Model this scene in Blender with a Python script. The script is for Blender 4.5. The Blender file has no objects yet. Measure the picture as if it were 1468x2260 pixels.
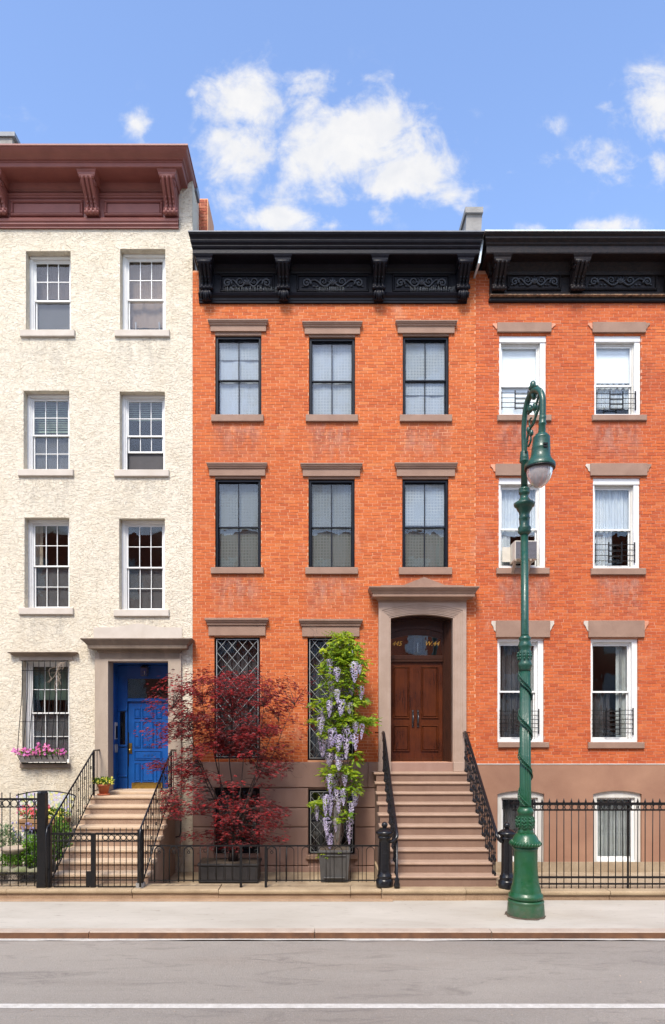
import bpy, math, random
import numpy as np
from mathutils import Vector, Matrix

R = math.radians
C = bpy.context.scene.collection
sc = bpy.context.scene

# ---------------------------------------------------------------- camera
CAMX, CAMY, CAMZ, FPX, D = 0.0, -15.5, 3.0, 1550.0, 15.5
cam_d = bpy.data.cameras.new('camera')
cam = bpy.data.objects.new('camera', cam_d); C.objects.link(cam)
cam.location = (CAMX, CAMY, CAMZ); cam.rotation_euler = (R(90), 0, 0)
cam_d.sensor_fit = 'HORIZONTAL'; cam_d.sensor_width = 36.0
cam_d.lens = 36.0*FPX/1468.0
cam_d.shift_x = (734-710)/1468.0
cam_d.shift_y = (1612-1130)/1468.0
cam_d.clip_start = 0.1; cam_d.clip_end = 3000
sc.camera = cam

# ---------------------------------------------------------------- view
sc.view_settings.view_transform = 'Standard'
sc.view_settings.look = 'None'
sc.view_settings.exposure = 0.88
sc.view_settings.gamma = 1.0
sc.view_settings.use_curve_mapping = False

# ---------------------------------------------------------------- sun
SUN_EL, SUN_AZ = 52.0, 15.0     # elevation; degrees from straight behind the camera towards the left
sun_d = bpy.data.lights.new('sun', 'SUN'); sun_d.energy = 2.5; sun_d.angle = R(15.0)
sun_d.color = (1.0, 0.93, 0.82)
sun = bpy.data.objects.new('sun', sun_d); C.objects.link(sun)
sdir = Vector((-math.sin(R(SUN_AZ))*math.cos(R(SUN_EL)), -math.cos(R(SUN_AZ))*math.cos(R(SUN_EL)), math.sin(R(SUN_EL))))
sun.rotation_euler = sdir.to_track_quat('Z', 'Y').to_euler()
sun.location = (-10, -20, 30)

# ---------------------------------------------------------------- world: Nishita sky with procedural clouds
world = bpy.data.worlds.new('World'); sc.world = world; world.use_nodes = True
wt = world.node_tree; wn = wt.nodes; wn.clear()
def wnode(t, **k):
    n = wn.new(t)
    for a, v in k.items(): setattr(n, a, v)
    return n
def wmath(op, a, b=None, c=None, clamp=False):
    n = wn.new('ShaderNodeMath'); n.operation = op; n.use_clamp = clamp
    for i, v in enumerate((a, b, c)):
        if v is None: continue
        if hasattr(v, 'is_linked') or hasattr(v, 'links'): wt.links.new(v, n.inputs[i])
        else: n.inputs[i].default_value = v
    return n.outputs[0]
sky = wnode('ShaderNodeTexSky', sky_type='NISHITA', sun_disc=False)
sky.sun_elevation = R(SUN_EL); sky.sun_rotation = math.atan2(sdir.x, sdir.y) % (2*math.pi)
sky.air_density = 1.0; sky.dust_density = 1.3; sky.ozone_density = 2.0
tc = wnode('ShaderNodeTexCoord')
sep = wnode('ShaderNodeSeparateXYZ'); wt.links.new(tc.outputs['Generated'], sep.inputs[0])
dx, dy, dz = sep.outputs
ay = wmath('MAXIMUM', wmath('ABSOLUTE', dy), 0.15)
u = wmath('DIVIDE', dx, ay); v = wmath('DIVIDE', dz, ay)
comb = wnode('ShaderNodeCombineXYZ'); wt.links.new(u, comb.inputs[0]); wt.links.new(v, comb.inputs[1]); wt.links.new(dy, comb.inputs[2])
def wnoise(scale, detail, rough, dist, off=0.0):
    mp = wnode('ShaderNodeMapping'); wt.links.new(comb.outputs[0], mp.inputs[0]); mp.inputs['Location'].default_value = (off, off*0.7, 0)
    mp.inputs['Scale'].default_value = (1, 1.0, 0.3)
    n = wnode('ShaderNodeTexNoise'); wt.links.new(mp.outputs[0], n.inputs['Vector'])
    n.inputs['Scale'].default_value = scale; n.inputs['Detail'].default_value = detail
    n.inputs['Roughness'].default_value = rough; n.inputs['Distortion'].default_value = dist
    return n.outputs['Fac']
front = wmath('GREATER_THAN', dy, 0.0)
blobs = [(545,225,62,62,1.0),(535,330,62,75,.95),(490,250,45,45,.5),(700,190,62,26,.62),(680,235,38,30,.6),(790,310,118,72,1.15),(700,350,75,80,.9),
         (880,385,105,48,1.0),(985,425,45,32,.8),(930,275,45,16,.5),(635,482,82,24,.9),(720,495,40,16,.6),(305,272,26,34,.62),(825,170,36,12,.42),
         (500,420,45,40,.42),(830,482,22,18,.45),(1448,235,58,50,1.0),(1345,350,50,34,.75),(1200,352,30,14,.42),(1135,378,22,8,.4),(1338,500,52,14,.8),
         (1180,504,26,11,.7),(1340,232,20,14,.55),(1462,365,20,34,.7),(1220,278,18,14,.34),(425,207,12,9,.35),(620,420,60,40,.5),(570,140,14,12,.3),
         (1800,300,140,70,1.0),(2100,800,200,90,1.0),(-300,260,160,70,.9),(1750,900,140,60,.8)]
tot = None
for (px, py, rx, ry, w) in blobs:
    cu = (px-710)/FPX; cv = (1612-py)/FPX
    a = wmath('DIVIDE', wmath('SUBTRACT', u, cu), rx*1.25/FPX); b = wmath('DIVIDE', wmath('SUBTRACT', v, cv), ry*1.25/FPX)
    r2 = wmath('ADD', wmath('MULTIPLY', a, a), wmath('MULTIPLY', b, b))
    g = wmath('MULTIPLY', wmath('POWER', 2.718, wmath('MULTIPLY', r2, -0.85)), w)
    tot = g if tot is None else wmath('MAXIMUM', tot, g)
tot = wmath('MULTIPLY', tot, front)
back = wmath('MULTIPLY', wmath('SUBTRACT', 1.0, front), wmath('MULTIPLY', wmath('SUBTRACT', wnoise(3.2, 3, .5, 0.0, 3.1), 0.42), 3.0, clamp=True))
tot = wmath('ADD', tot, back)
fb = wnoise(13.0, 9.0, 0.62, 0.35)
fb2 = wnoise(42.0, 6.0, 0.6, 0.2, 5.0)
dens = wmath('ADD', wmath('MULTIPLY', tot, 1.15), wmath('ADD', wmath('MULTIPLY', wmath('SUBTRACT', fb, 0.5), 2.6), wmath('MULTIPLY', wmath('SUBTRACT', fb2, 0.5), 0.9)))
gate = wmath('MULTIPLY', tot, 6.0, clamp=True)
ramp = wnode('ShaderNodeMapRange'); ramp.interpolation_type = 'SMOOTHSTEP'
wt.links.new(dens, ramp.inputs[0]); ramp.inputs[1].default_value = 0.16; ramp.inputs[2].default_value = 1.12
cmask = wmath('MULTIPLY', wmath('MULTIPLY', ramp.outputs[0], gate), 0.96)
cshade = wnode('ShaderNodeMixRGB'); cshade.inputs[1].default_value = (4.45, 4.4, 4.35, 1); cshade.inputs[2].default_value = (3.9, 3.95, 4.1, 1)
wt.links.new(wmath('MULTIPLY', wmath('SUBTRACT', wnoise(20, 5, .6, .3, 2.0), .38), 3.2, clamp=True), cshade.inputs[0])
# a little saturation, as the clear air of the photograph
hs = wnode('ShaderNodeHueSaturation'); wt.links.new(sky.outputs[0], hs.inputs['Color']); hs.inputs['Saturation'].default_value = 1.04; hs.inputs['Value'].default_value = 1.66
hs.inputs['Hue'].default_value = 0.505
mx = wnode('ShaderNodeMixRGB'); wt.links.new(cmask, mx.inputs[0]); wt.links.new(hs.outputs[0], mx.inputs[1]); wt.links.new(cshade.outputs[0], mx.inputs[2])
bg = wnode('ShaderNodeBackground'); wt.links.new(mx.outputs[0], bg.inputs[0]); bg.inputs[1].default_value = 0.12
wo = wnode('ShaderNodeOutputWorld'); wt.links.new(bg.outputs[0], wo.inputs[0])
sc.cycles.max_bounces = 8
try:
    sc.cycles.transparent_max_bounces = 16; sc.cycles.glossy_bounces = 4; sc.cycles.diffuse_bounces = 3
except Exception: pass

# ================================================================ helpers
def PX(px, Y=0.0): return (px-710.0)*(Y+D)/FPX
def PZ(py, Y=0.0): return CAMZ + (1612.0-py)*(Y+D)/FPX
WL = {}           # world location of an object's origin
def wl(o): return WL.get(o.name, Vector((0, 0, 0)))
def tag(o, label, cat, group=None, kind=None):
    if label: o['label'] = label
    if cat: o['category'] = cat
    if group: o['group'] = group
    if kind: o['kind'] = kind
    return o
def empty(name, loc, label, cat, group=None):
    o = bpy.data.objects.new(name, None); C.objects.link(o); o.location = loc; o.empty_display_size = 0.2
    WL[o.name] = Vector(loc)
    return tag(o, label, cat, group)
def link(me, name, parent=None, loc=None, rot=None, scale=None, kind=None, label=None):
    o = bpy.data.objects.new(name, me); C.objects.link(o)
    if parent is not None: o.parent = parent
    w = Vector(loc) if loc is not None else (wl(parent) if parent is not None else Vector((0, 0, 0)))
    o.location = w - (wl(parent) if parent is not None else Vector((0, 0, 0)))
    WL[o.name] = w
    if rot is not None: o.rotation_euler = rot
    if scale is not None: o.scale = scale
    if kind: o['kind'] = kind
    if label: o['label'] = label
    return o

class MB:
    def __init__(s): s.v = []; s.f = []; s.sm = []
    def add(s, vs, fs, smooth=False):
        b = len(s.v); s.v += [tuple(p) for p in vs]
        for f in fs: s.f.append(tuple(b+i for i in f)); s.sm.append(smooth)
        return s
    def box(s, x0, x1, y0, y1, z0, z1):
        if x0 > x1: x0, x1 = x1, x0
        if y0 > y1: y0, y1 = y1, y0
        if z0 > z1: z0, z1 = z1, z0
        vs = [(x0,y0,z0),(x1,y0,z0),(x1,y1,z0),(x0,y1,z0),(x0,y0,z1),(x1,y0,z1),(x1,y1,z1),(x0,y1,z1)]
        return s.add(vs, [(0,3,2,1),(4,5,6,7),(0,1,5,4),(1,2,6,5),(2,3,7,6),(3,0,4,7)])
    def bbox(s, x0, x1, y0, y1, z0, z1, b=0.008):
        # box with its front (-y) edges chamfered
        vs = [(x0,y1,z0),(x1,y1,z0),(x1,y1,z1),(x0,y1,z1), (x0,y0+b,z0),(x1,y0+b,z0),(x1,y0+b,z1),(x0,y0+b,z1),
              (x0+b,y0,z0+b),(x1-b,y0,z0+b),(x1-b,y0,z1-b),(x0+b,y0,z1-b)]
        return s.add(vs, [(0,3,2,1),(0,1,5,4),(1,2,6,5),(2,3,7,6),(3,0,4,7),(4,5,9,8),(5,6,10,9),(6,7,11,10),(7,4,8,11),(8,9,10,11)])
    def lathe(s, cx, cy, prof, n=16, flute=None, smooth=True, caps=True, lean=None, sx=1.0, sy=1.0):
        vs = []; m = len(prof)
        for (r, z) in prof:
            for i in range(n):
                a = 2*math.pi*i/n; rr = r
                if flute and flute[2] <= z <= flute[3]:
                    rr = r*(1 - flute[0]*(0.5-0.5*math.cos(a*flute[1])))
                ox = lean[0]*(z-lean[1]) if lean else 0.0
                vs.append((cx+ox+rr*math.cos(a)*sx, cy+rr*math.sin(a)*sy, z))
        fs = []
        for j in range(m-1):
            for i in range(n):
                k = (i+1) % n
                fs.append((j*n+i, j*n+k, (j+1)*n+k, (j+1)*n+i))
        s.add(vs, fs, smooth)
        if caps:
            b = len(s.v) - len(vs)
            s.f.append(tuple(b+i for i in reversed(range(n)))); s.sm.append(False)
            s.f.append(tuple(b+(m-1)*n+i for i in range(n))); s.sm.append(False)
        return s
    def tube(s, pts, r, n=6, smooth=True, caps=True):
        pts = [Vector(p) for p in pts]; m = len(pts)
        rs = r if isinstance(r, (list, tuple)) else [r]*m
        t0 = (pts[1]-pts[0]).normalized()
        up = Vector((0, 0, 1)) if abs(t0.z) < 0.9 else Vector((1, 0, 0))
        nrm = (up - t0*up.dot(t0)).normalized()
        vs = []
        for i, p in enumerate(pts):
            t = (pts[min(i+1, m-1)]-pts[max(i-1, 0)])
            if t.length < 1e-9: t = t0
            t = t.normalized()
            nn_ = nrm - t*nrm.dot(t)
            if nn_.length < 1e-6: nn_ = Vector((1, 0, 0)) - t*t.x
            nrm = nn_.normalized(); bn = t.cross(nrm)
            for k in range(n):
                a = 2*math.pi*(k+0.5)/n
                vs.append(p + (nrm*math.cos(a) + bn*math.sin(a))*rs[i])
        fs = []
        for i in range(m-1):
            for k in range(n):
                q = (k+1) % n
                fs.append((i*n+k, i*n+q, (i+1)*n+q, (i+1)*n+k))
        if caps:
            fs.append(tuple(reversed(range(n)))); fs.append(tuple((m-1)*n+k for k in range(n)))
        return s.add(vs, fs, smooth)
    def ring(s, cx, cy, cz, r, tr, n=20, k=5, axis='y'):
        vs = []
        for i in range(n):
            a = 2*math.pi*i/n
            for j in range(k):
                b = 2*math.pi*j/k; rr = r + tr*math.cos(b); h = tr*math.sin(b)
                if axis == 'y': vs.append((cx+rr*math.cos(a), cy+h, cz+rr*math.sin(a)))
                else: vs.append((cx+rr*math.cos(a), cy+rr*math.sin(a), cz+h))
        fs = [(i*k+j, i*k+(j+1) % k, ((i+1) % n)*k+(j+1) % k, ((i+1) % n)*k+j) for i in range(n) for j in range(k)]
        return s.add(vs, fs, True)
    def sphere(s, c, r, n=12, m=8, sc_=(1, 1, 1)):
        vs = []; fs = []
        for j in range(m+1):
            t = math.pi*j/m
            for i in range(n):
                a = 2*math.pi*i/n
                vs.append((c[0]+r*sc_[0]*math.sin(t)*math.cos(a), c[1]+r*sc_[1]*math.sin(t)*math.sin(a), c[2]+r*sc_[2]*math.cos(t)))
        for j in range(m):
            for i in range(n):
                k = (i+1) % n; fs.append((j*n+i, (j+1)*n+i, (j+1)*n+k, j*n+k))
        return s.add(vs, fs, True)
    def prism_x(s, poly, x0, x1, smooth=False):
        # poly: list of (y,z), extruded along x
        n = len(poly); vs = [(x0, y, z) for y, z in poly] + [(x1, y, z) for y, z in poly]
        fs = [(i, (i+1) % n, n+(i+1) % n, n+i) for i in range(n)]
        s.add(vs, fs, smooth); b = len(s.v)-2*n
        s.f.append(tuple(b+i for i in reversed(range(n)))); s.sm.append(False)
        s.f.append(tuple(b+n+i for i in range(n))); s.sm.append(False)
        return s
    def prism_y(s, poly, y0, y1):
        n = len(poly); vs = [(x, y0, z) for x, z in poly] + [(x, y1, z) for x, z in poly]
        s.add(vs, [(i, (i+1) % n, n+(i+1) % n, n+i) for i in range(n)] + [tuple(reversed(range(n))), tuple(n+i for i in range(n))])
        return s
    def mould(s, prof, x0, x1, yb=0.0, side=None):
        # moulding of profile (out, z) run along the front with returns at both ends; side(out)->sideways overhang
        vs = []
        for o, z in prof:
            so = side(o) if side else 0.0
            vs += [(x0-so, yb, z), (x0-so, -o, z), (x1+so, -o, z), (x1+so, yb, z)]
        fs = []
        for i in range(len(prof)-1):
            for k in range(3): fs.append((i*4+k, i*4+k+1, (i+1)*4+k+1, (i+1)*4+k))
        b = len(prof)-1
        fs.append((0, 3, 2, 1)); fs.append((b*4, b*4+1, b*4+2, b*4+3))
        fs.append(tuple(i*4 for i in range(b+1))); fs.append(tuple(i*4+3 for i in reversed(range(b+1))))
        return s.add(vs, fs)
    def mesh(s, name, mat, origin=(0, 0, 0)):
        me = bpy.data.meshes.new(name)
        v = np.array(s.v, dtype=np.float64).reshape(-1, 3) - np.array(origin)
        me.from_pydata(v.tolist(), [], s.f)
        me.polygons.foreach_set('use_smooth', s.sm)
        if mat is not None: me.materials.append(mat)
        me.update(); return me
    def build(s, name, mat, parent=None, kind=None, label=None):
        o_ = wl(parent) if parent is not None else Vector((0, 0, 0))
        return link(s.mesh(name, mat, tuple(o_)), name, parent, None, kind=kind, label=label)

# ---------------------------------------------------------------- materials
def newmat(name):
    m = bpy.data.materials.new(name); m.use_nodes = True
    nt = m.node_tree; b = nt.nodes['Principled BSDF']; return m, nt, b
def nd(nt, t, ins=None, **k):
    n = nt.nodes.new(t)
    for a, v in k.items(): setattr(n, a, v)
    for a, v in (ins or {}).items():
        if hasattr(v, 'links'): nt.links.new(v, n.inputs[a])
        else: n.inputs[a].default_value = v
    return n
def mth(nt, op, a, b=None, clamp=False):
    n = nt.nodes.new('ShaderNodeMath'); n.operation = op; n.use_clamp = clamp
    for i, v in enumerate((a, b)):
        if v is None: continue
        if hasattr(v, 'links'): nt.links.new(v, n.inputs[i])
        else: n.inputs[i].default_value = v
    return n.outputs[0]
def mixc(nt, f, a, b, mode='MIX'):
    n = nt.nodes.new('ShaderNodeMixRGB'); n.blend_type = mode
    for i, v in enumerate((f, a, b)):
        if hasattr(v, 'links'): nt.links.new(v, n.inputs[i])
        elif i == 0: n.inputs[0].default_value = v
        else: n.inputs[i].default_value = (v[0], v[1], v[2], 1)
    return n.outputs[0]
def pos(nt, sx=1, sy=1, sz=1, off=(0, 0, 0)):
    g = nd(nt, 'ShaderNodeNewGeometry')
    mp = nd(nt, 'ShaderNodeMapping', {'Vector': g.outputs['Position'], 'Scale': (sx, sy, sz), 'Location': off}); return mp.outputs[0]
def noise(nt, scale, detail=4, rough=.55, dist=0, vec=None):
    if vec is None: vec = pos(nt)
    return nd(nt, 'ShaderNodeTexNoise', {'Vector': vec, 'Scale': scale, 'Detail': detail, 'Roughness': rough, 'Distortion': dist}).outputs['Fac']
def rng(nt, v, a, b, lo=0., hi=1.):
    n = nd(nt, 'ShaderNodeMapRange', {0: v, 1: a, 2: b, 3: lo, 4: hi}); n.clamp = True; return n.outputs[0]
def bump(nt, b, h, strength, dist=0.01, normal=None):
    n = nd(nt, 'ShaderNodeBump', {'Height': h, 'Strength': strength, 'Distance': dist})
    if normal is not None: nt.links.new(normal, n.inputs['Normal'])
    nt.links.new(n.outputs[0], b.inputs['Normal']); return n.outputs[0]
def pm(name, c1, c2=None, scale=6., rough=.6, bs=0., bscale=60., metal=0., coat=0., spec=None, detail=5, streak=False, fine=None):
    m, nt, b = newmat(name)
    c2 = c2 or tuple(x*0.8 for x in c1)
    vec = pos(nt, 1, 1, 0.25) if streak else pos(nt)
    f = rng(nt, noise(nt, scale, detail, .6, .3, vec), .32, .68)
    col = mixc(nt, f, c1, c2)
    if fine:
        col = mixc(nt, rng(nt, noise(nt, fine[0], 2, .5), .35, .65), col, tuple(fine[1]), 'MULTIPLY')
    nt.links.new(col, b.inputs['Base Color'])
    b.inputs['Roughness'].default_value = rough; b.inputs['Metallic'].default_value = metal
    if coat: b.inputs['Coat Weight'].default_value = coat; b.inputs['Coat Roughness'].default_value = .15
    if spec is not None: b.inputs['Specular IOR Level'].default_value = spec
    if bs: bump(nt, b, noise(nt, bscale, 4, .6), bs, .01)
    return m

def brick_mat(name, ca, cb, cc, cd, pale=.35, dark=0.3, stains=None):
    m, nt, b = newmat(name)
    g = nd(nt, 'ShaderNodeNewGeometry'); oi = nd(nt, 'ShaderNodeObjectInfo')
    r = mth(nt, 'FRACT', mth(nt, 'ADD', g.outputs['Random Per Island'], oi.outputs['Random']))
    cr = nd(nt, 'ShaderNodeValToRGB', {'Fac': r}); e = cr.color_ramp.elements
    e[0].position = 0; e[0].color = (*ca, 1); e[1].position = 1; e[1].color = (*cd, 1)
    x = e.new(.45); x.color = (*cb, 1); x = e.new(.82); x.color = (*cc, 1)
    big = rng(nt, noise(nt, .55, 4, .6, .6), .3, .7)
    col = mixc(nt, mth(nt, 'MULTIPLY', big, .55), cr.outputs[0], cc)
    # grain
    gr = noise(nt, 70, 4, .7)
    col = mixc(nt, rng(nt, gr, .3, .75, 0, .35), col, (ca[0]*1.25, ca[1]*1.5, ca[2]*1.9))
    col = mixc(nt, rng(nt, noise(nt, 28, 3, .6), .56, .72, 0, .45), col, tuple(q*.5 for q in cc))
    # efflorescence and soot streaks
    vs = pos(nt, 1.3, 1, .55, (3, 0, 1))
    pl = rng(nt, noise(nt, 1.1, 6, .68, .5, vs), .60, .76, 0, pale)
    col = mixc(nt, pl, col, (.60, .36, .25))
    sk = rng(nt, noise(nt, .9, 5, .65, .4, pos(nt, 2.2, 1, .6, (9, 0, 4))), .60, .8, 0, dark)
    col = mixc(nt, sk, col, (.19, .075, .055))
    if stains:   # washed and sooty drips below each sill
        sp_ = nd(nt, 'ShaderNodeSeparateXYZ', {0: g.outputs['Position']}); cm = None; rm = None
        wob = mth(nt, 'MULTIPLY', mth(nt, 'SUBTRACT', noise(nt, 2.5, 4, .6), .5), .5)
        for xc in stains[0]:
            q = rng(nt, mth(nt, 'ABSOLUTE', mth(nt, 'SUBTRACT', mth(nt, 'ADD', sp_.outputs[0], wob), xc)), .62, .38); cm = q if cm is None else mth(nt, 'MAXIMUM', cm, q)
        for zc in stains[1]:
            d_ = mth(nt, 'SUBTRACT', zc, mth(nt, 'ADD', sp_.outputs[2], wob)); q = mth(nt, 'MULTIPLY', rng(nt, d_, -.05, .1), rng(nt, d_, 1.0, .25)); rm = q if rm is None else mth(nt, 'MAXIMUM', rm, q)
        mk = mth(nt, 'MULTIPLY', cm, rm)
        n1_ = noise(nt, 4, 5, .7, .3, pos(nt, 1.6, 1, .6, (7, 0, 2)))
        col = mixc(nt, mth(nt, 'MULTIPLY', mk, rng(nt, n1_, .36, .56, 0, stains[2]*1.1)), col, (.27,.085,.055))
        col = mixc(nt, mth(nt, 'MULTIPLY', mk, rng(nt, noise(nt, 3.5, 4, .6, .3, pos(nt, 1.4, 1, .8, (1, 0, 5))), .44, .70, 0, stains[2]*.6)), col, (.56,.36,.28))
    nt.links.new(col, b.inputs['Base Color']); b.inputs['Roughness'].default_value = .86
    b.inputs['Specular IOR Level'].default_value = .25
    bump(nt, b, gr, .5, .006)
    return m
M = {}
M['brick_orange'] = brick_mat('orange_brick', (.57,.150,.042), (.52,.122,.032), (.40,.080,.026), (.60,.20,.066), .50, .25, [(-1.86,.22,2.29),(9.75,6.40),.62])
M['brick_red'] = brick_mat('red_brick', (.56,.135,.037), (.48,.102,.029), (.36,.066,.025), (.60,.175,.055), .32, .42, [(4.45,6.53,60.),(9.78,6.38),.75])
M['brick_old'] = brick_mat('old_brick', (.45,.13,.06), (.36,.09,.05), (.27,.07,.04), (.5,.2,.12), .5, .3)
M['mortar'] = pm('mortar', (.74,.40,.24), (.64,.28,.14), 3., .9, .4, 120)
M['mortar_red'] = pm('mortar_red', (.66,.33,.21), (.50,.20,.12), 2., .9, .4, 120)
M['brownstone'] = pm('brownstone', (.34,.215,.155), (.27,.165,.118), 2.5, .8, .25, 220, fine=(260, (.86,.86,.86)))
M['brownstone_dark'] = pm('brownstone_base', (.37,.235,.185), (.29,.175,.135), 1.6, .8, .3, 150, fine=(200, (.85,.85,.85)), streak=True)
M['base_red'] = pm('stucco_base_red', (.37,.205,.13), (.29,.15,.095), 1.1, .85, .35, 120, fine=(150, (.88,.86,.85)))
M['surround'] = pm('door_surround_stone', (.44,.325,.26), (.37,.265,.205), 3, .8, .2, 250, fine=(300, (.88,.88,.88)))
M['limestone'] = pm('old_limestone', (.45,.365,.285), (.36,.285,.22), 2.5, .85, .35, 120, fine=(240, (.82,.82,.82)), streak=True)
M['limestone_dark'] = pm('weathered_limestone', (.28,.215,.16), (.18,.135,.10), 3, .88, .4, 120, streak=True)
M['sill'] = pm('pale_sill_stone', (.58,.52,.45), (.50,.44,.37), 3, .8, .25, 140)
M['pink_step_shaded'] = pm('pink_granite_shaded', (.40,.28,.20), (.33,.22,.155), 4, .85, .5, 90, fine=(95, (.62,.58,.55)))  # darker than its treads: the risers' shade is painted into the stone
M['pink_tread_lit'] = pm('pink_tread_lit', (.60,.46,.32), (.52,.39,.27), 4, .8, .3, 90, fine=(140, (.85,.82,.8)))  # lighter copy of the riser stone, with top light in its colour
M['brown_riser_shaded'] = pm('brown_riser_shaded', (.25,.155,.11), (.20,.12,.085), 3, .85, .25, 150, fine=(200, (.85,.85,.85)), streak=True)  # shaded copy of the step stone; risers get less light from above
M['brown_step_lit'] = pm('brown_step_lit', (.42,.285,.205), (.35,.235,.165), 3, .8, .25, 150, fine=(220, (.86,.86,.86)))  # lit copy for the treads: light from above put into the colour
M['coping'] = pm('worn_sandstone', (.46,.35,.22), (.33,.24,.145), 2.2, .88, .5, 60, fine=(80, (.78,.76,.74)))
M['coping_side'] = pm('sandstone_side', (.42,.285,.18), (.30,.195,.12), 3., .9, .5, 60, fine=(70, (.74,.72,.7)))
M['navy'] = pm('navy_black_paint', (.010,.0095,.015), (.006,.006,.010), 5, .40, .35, 40, fine=(30, (.7,.7,.7)), spec=.18)
M['navy_frame'] = pm('navy_window_paint', (.009,.011,.018), (.006,.008,.013), 5, .35, .1, 40, spec=.25)
M['black_old'] = pm('old_black_paint', (.010,.009,.012), (.026,.018,.017), 14, .45, .5, 30, fine=(60, (.6,.6,.6)), spec=.2)
M['bare_wood'] = pm('bare_peeling_wood', (.42,.27,.16), (.05,.035,.03), 16, .8, .3, 60)
M['maroon'] = pm('maroon_paint', (.25,.082,.066), (.20,.063,.053), 3, .48, .2, 40)
M['white'] = pm('white_paint', (.80,.80,.78), (.74,.74,.72), 4, .45, .08, 60)
M['white_old'] = pm('old_white_paint', (.66,.65,.61), (.52,.50,.45), 6, .55, .25, 50, streak=True)
M['iron'] = pm('black_iron', (.006,.006,.007), (.011,.010,.010), 20, .42, .2, 120, spec=.3)
M['iron_gloss'] = pm('gloss_black_iron', (.006,.006,.008), (.011,.011,.013), 12, .27, .15, 60, spec=.4)
M['silver'] = pm('galvanised_bar', (.38,.40,.40), (.28,.30,.30), 20, .5, .1, 60, metal=.2)
M['green'] = None
M['wood_door'] = None
M['blue'] = pm('blue_paint', (.006,.085,.33), (.004,.062,.26), 4, .32, .12, 60, coat=.15)
M['brass'] = pm('brass', (.55,.36,.09), (.30,.22,.06), 12, .28, .2, 30, metal=.95)
M['pewter'] = pm('pewter', (.10,.10,.11), (.07,.07,.08), 12, .3, .1, 30, metal=.7)
M['room'] = pm('unlit_room', (.035,.033,.032), (.02,.02,.02), 3, .9)  # near black: the shade of unlit rooms put into the colour
M['roof'] = pm('roof_tar', (.12,.12,.12), None, 3, .9)
M['flash'] = pm('pale_flashing', (.62,.70,.74), (.5,.58,.62), 5, .4)
M['grey_stone'] = pm('grey_cement', (.30,.29,.27), (.22,.21,.20), 5, .85, .4, 60)
M['terracotta'] = pm('terracotta', (.44,.135,.06), (.36,.10,.045), 8, .75, .2, 60)
M['planter'] = pm('dark_planter', (.026,.024,.026), (.015,.014,.015), 8, .55, .3, 40)
M['planter_grey'] = pm('lead_planter', (.085,.083,.082), (.05,.048,.046), 7, .6, .4, 40, streak=True)
M['bark_dark'] = pm('dark_bark', (.035,.022,.020), (.06,.04,.035), 30, .85, .5, 80)
M['soil'] = pm('soil', (.06,.042,.03), (.10,.075,.05), 14, .95, .8, 60)
M['bark'] = pm('bark', (.10,.065,.05), (.16,.12,.095), 30, .85, .5, 80)
M['trough'] = pm('grey_trough', (.42,.40,.37), (.34,.32,.30), 10, .7)
M['plank'] = pm('plank', (.36,.20,.085), (.17,.085,.045), 12, .7, .3, 60)
M['grey_metal'] = pm('grey_metal', (.28,.28,.30), (.2,.2,.22), 12, .5)
M['rock'] = pm('mossy_rock', (.26,.23,.17), (.12,.15,.05), 5, .9, .8, 20)
M['bowl'] = pm('bowl_stone', (.46,.37,.28), (.36,.29,.22), 10, .85, .3, 60)
M['steel_cap'] = pm('steel_cap', (.20,.22,.25), (.14,.15,.17), 6, .5)
M['ac'] = pm('aged_plastic', (.62,.58,.50), (.52,.48,.40), 8, .55)
M['ac_dark'] = pm('coil_grey', (.20,.19,.21), (.13,.13,.14), 60, .6)
M['board'] = pm('tan_board', (.45,.36,.27), (.36,.28,.21), 8, .7)
M['gold'] = pm('gold_leaf', (.75,.42,.08), (.62,.33,.05), 20, .35, metal=.35)

def green_mat():
    m, nt, b = newmat('green_enamel')
    z = nd(nt, 'ShaderNodeSeparateXYZ', {0: nd(nt, 'ShaderNodeNewGeometry').outputs['Position']}).outputs[2]
    f = rng(nt, z, 1.2, 3.4)
    col = mixc(nt, f, (.005,.070,.020), (.006,.055,.036))
    col = mixc(nt, rng(nt, noise(nt, 9, 5, .6), .4, .75, 0, .5), col, (.012,.085,.055))
    col = mixc(nt, rng(nt, noise(nt, 60, 3, .6), .62, .75, 0, .5), col, (.05,.16,.10))
    chip = mth(nt, 'MULTIPLY', rng(nt, noise(nt, 14, 6, .75, .4), .64, .68), rng(nt, z, 2.4, .6, .25, .9))
    col = mixc(nt, chip, col, (.035,.03,.022))
    col = mixc(nt, mth(nt, 'MULTIPLY', rng(nt, z, .35, .02), rng(nt, noise(nt, 7, 5, .7), .35, .65, .1, .8)), col, (.09,.085,.06))
    nt.links.new(col, b.inputs['Base Color']); nt.links.new(rng(nt, noise(nt, 6, 5, .65), .35, .68, .26, .60), b.inputs['Roughness'])
    b.inputs['Coat Weight'].default_value = .18; b.inputs['Coat Roughness'].default_value = .12
    bump(nt, b, noise(nt, 18, 5, .65), .45, .012)
    return m
M['green'] = green_mat()
def wood_mat():
    m, nt, b = newmat('varnished_walnut')
    v = pos(nt, 14, 14, 1.0)
    g = rng(nt, noise(nt, 3.2, 6, .65, 1.2, v), .32, .7)
    col = mixc(nt, g, (.020,.006,.003), (.088,.020,.006))
    big = rng(nt, noise(nt, 1.6, 3, .5), .38, .66)
    col = mixc(nt, mth(nt, 'MULTIPLY', big, .6), col, (.115,.028,.007))
    nt.links.new(col, b.inputs['Base Color']); b.inputs['Roughness'].default_value = .24
    b.inputs['Coat Weight'].default_value = .35; b.inputs['Coat Roughness'].default_value = .1
    return m
M['wood_door'] = wood_mat()
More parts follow.
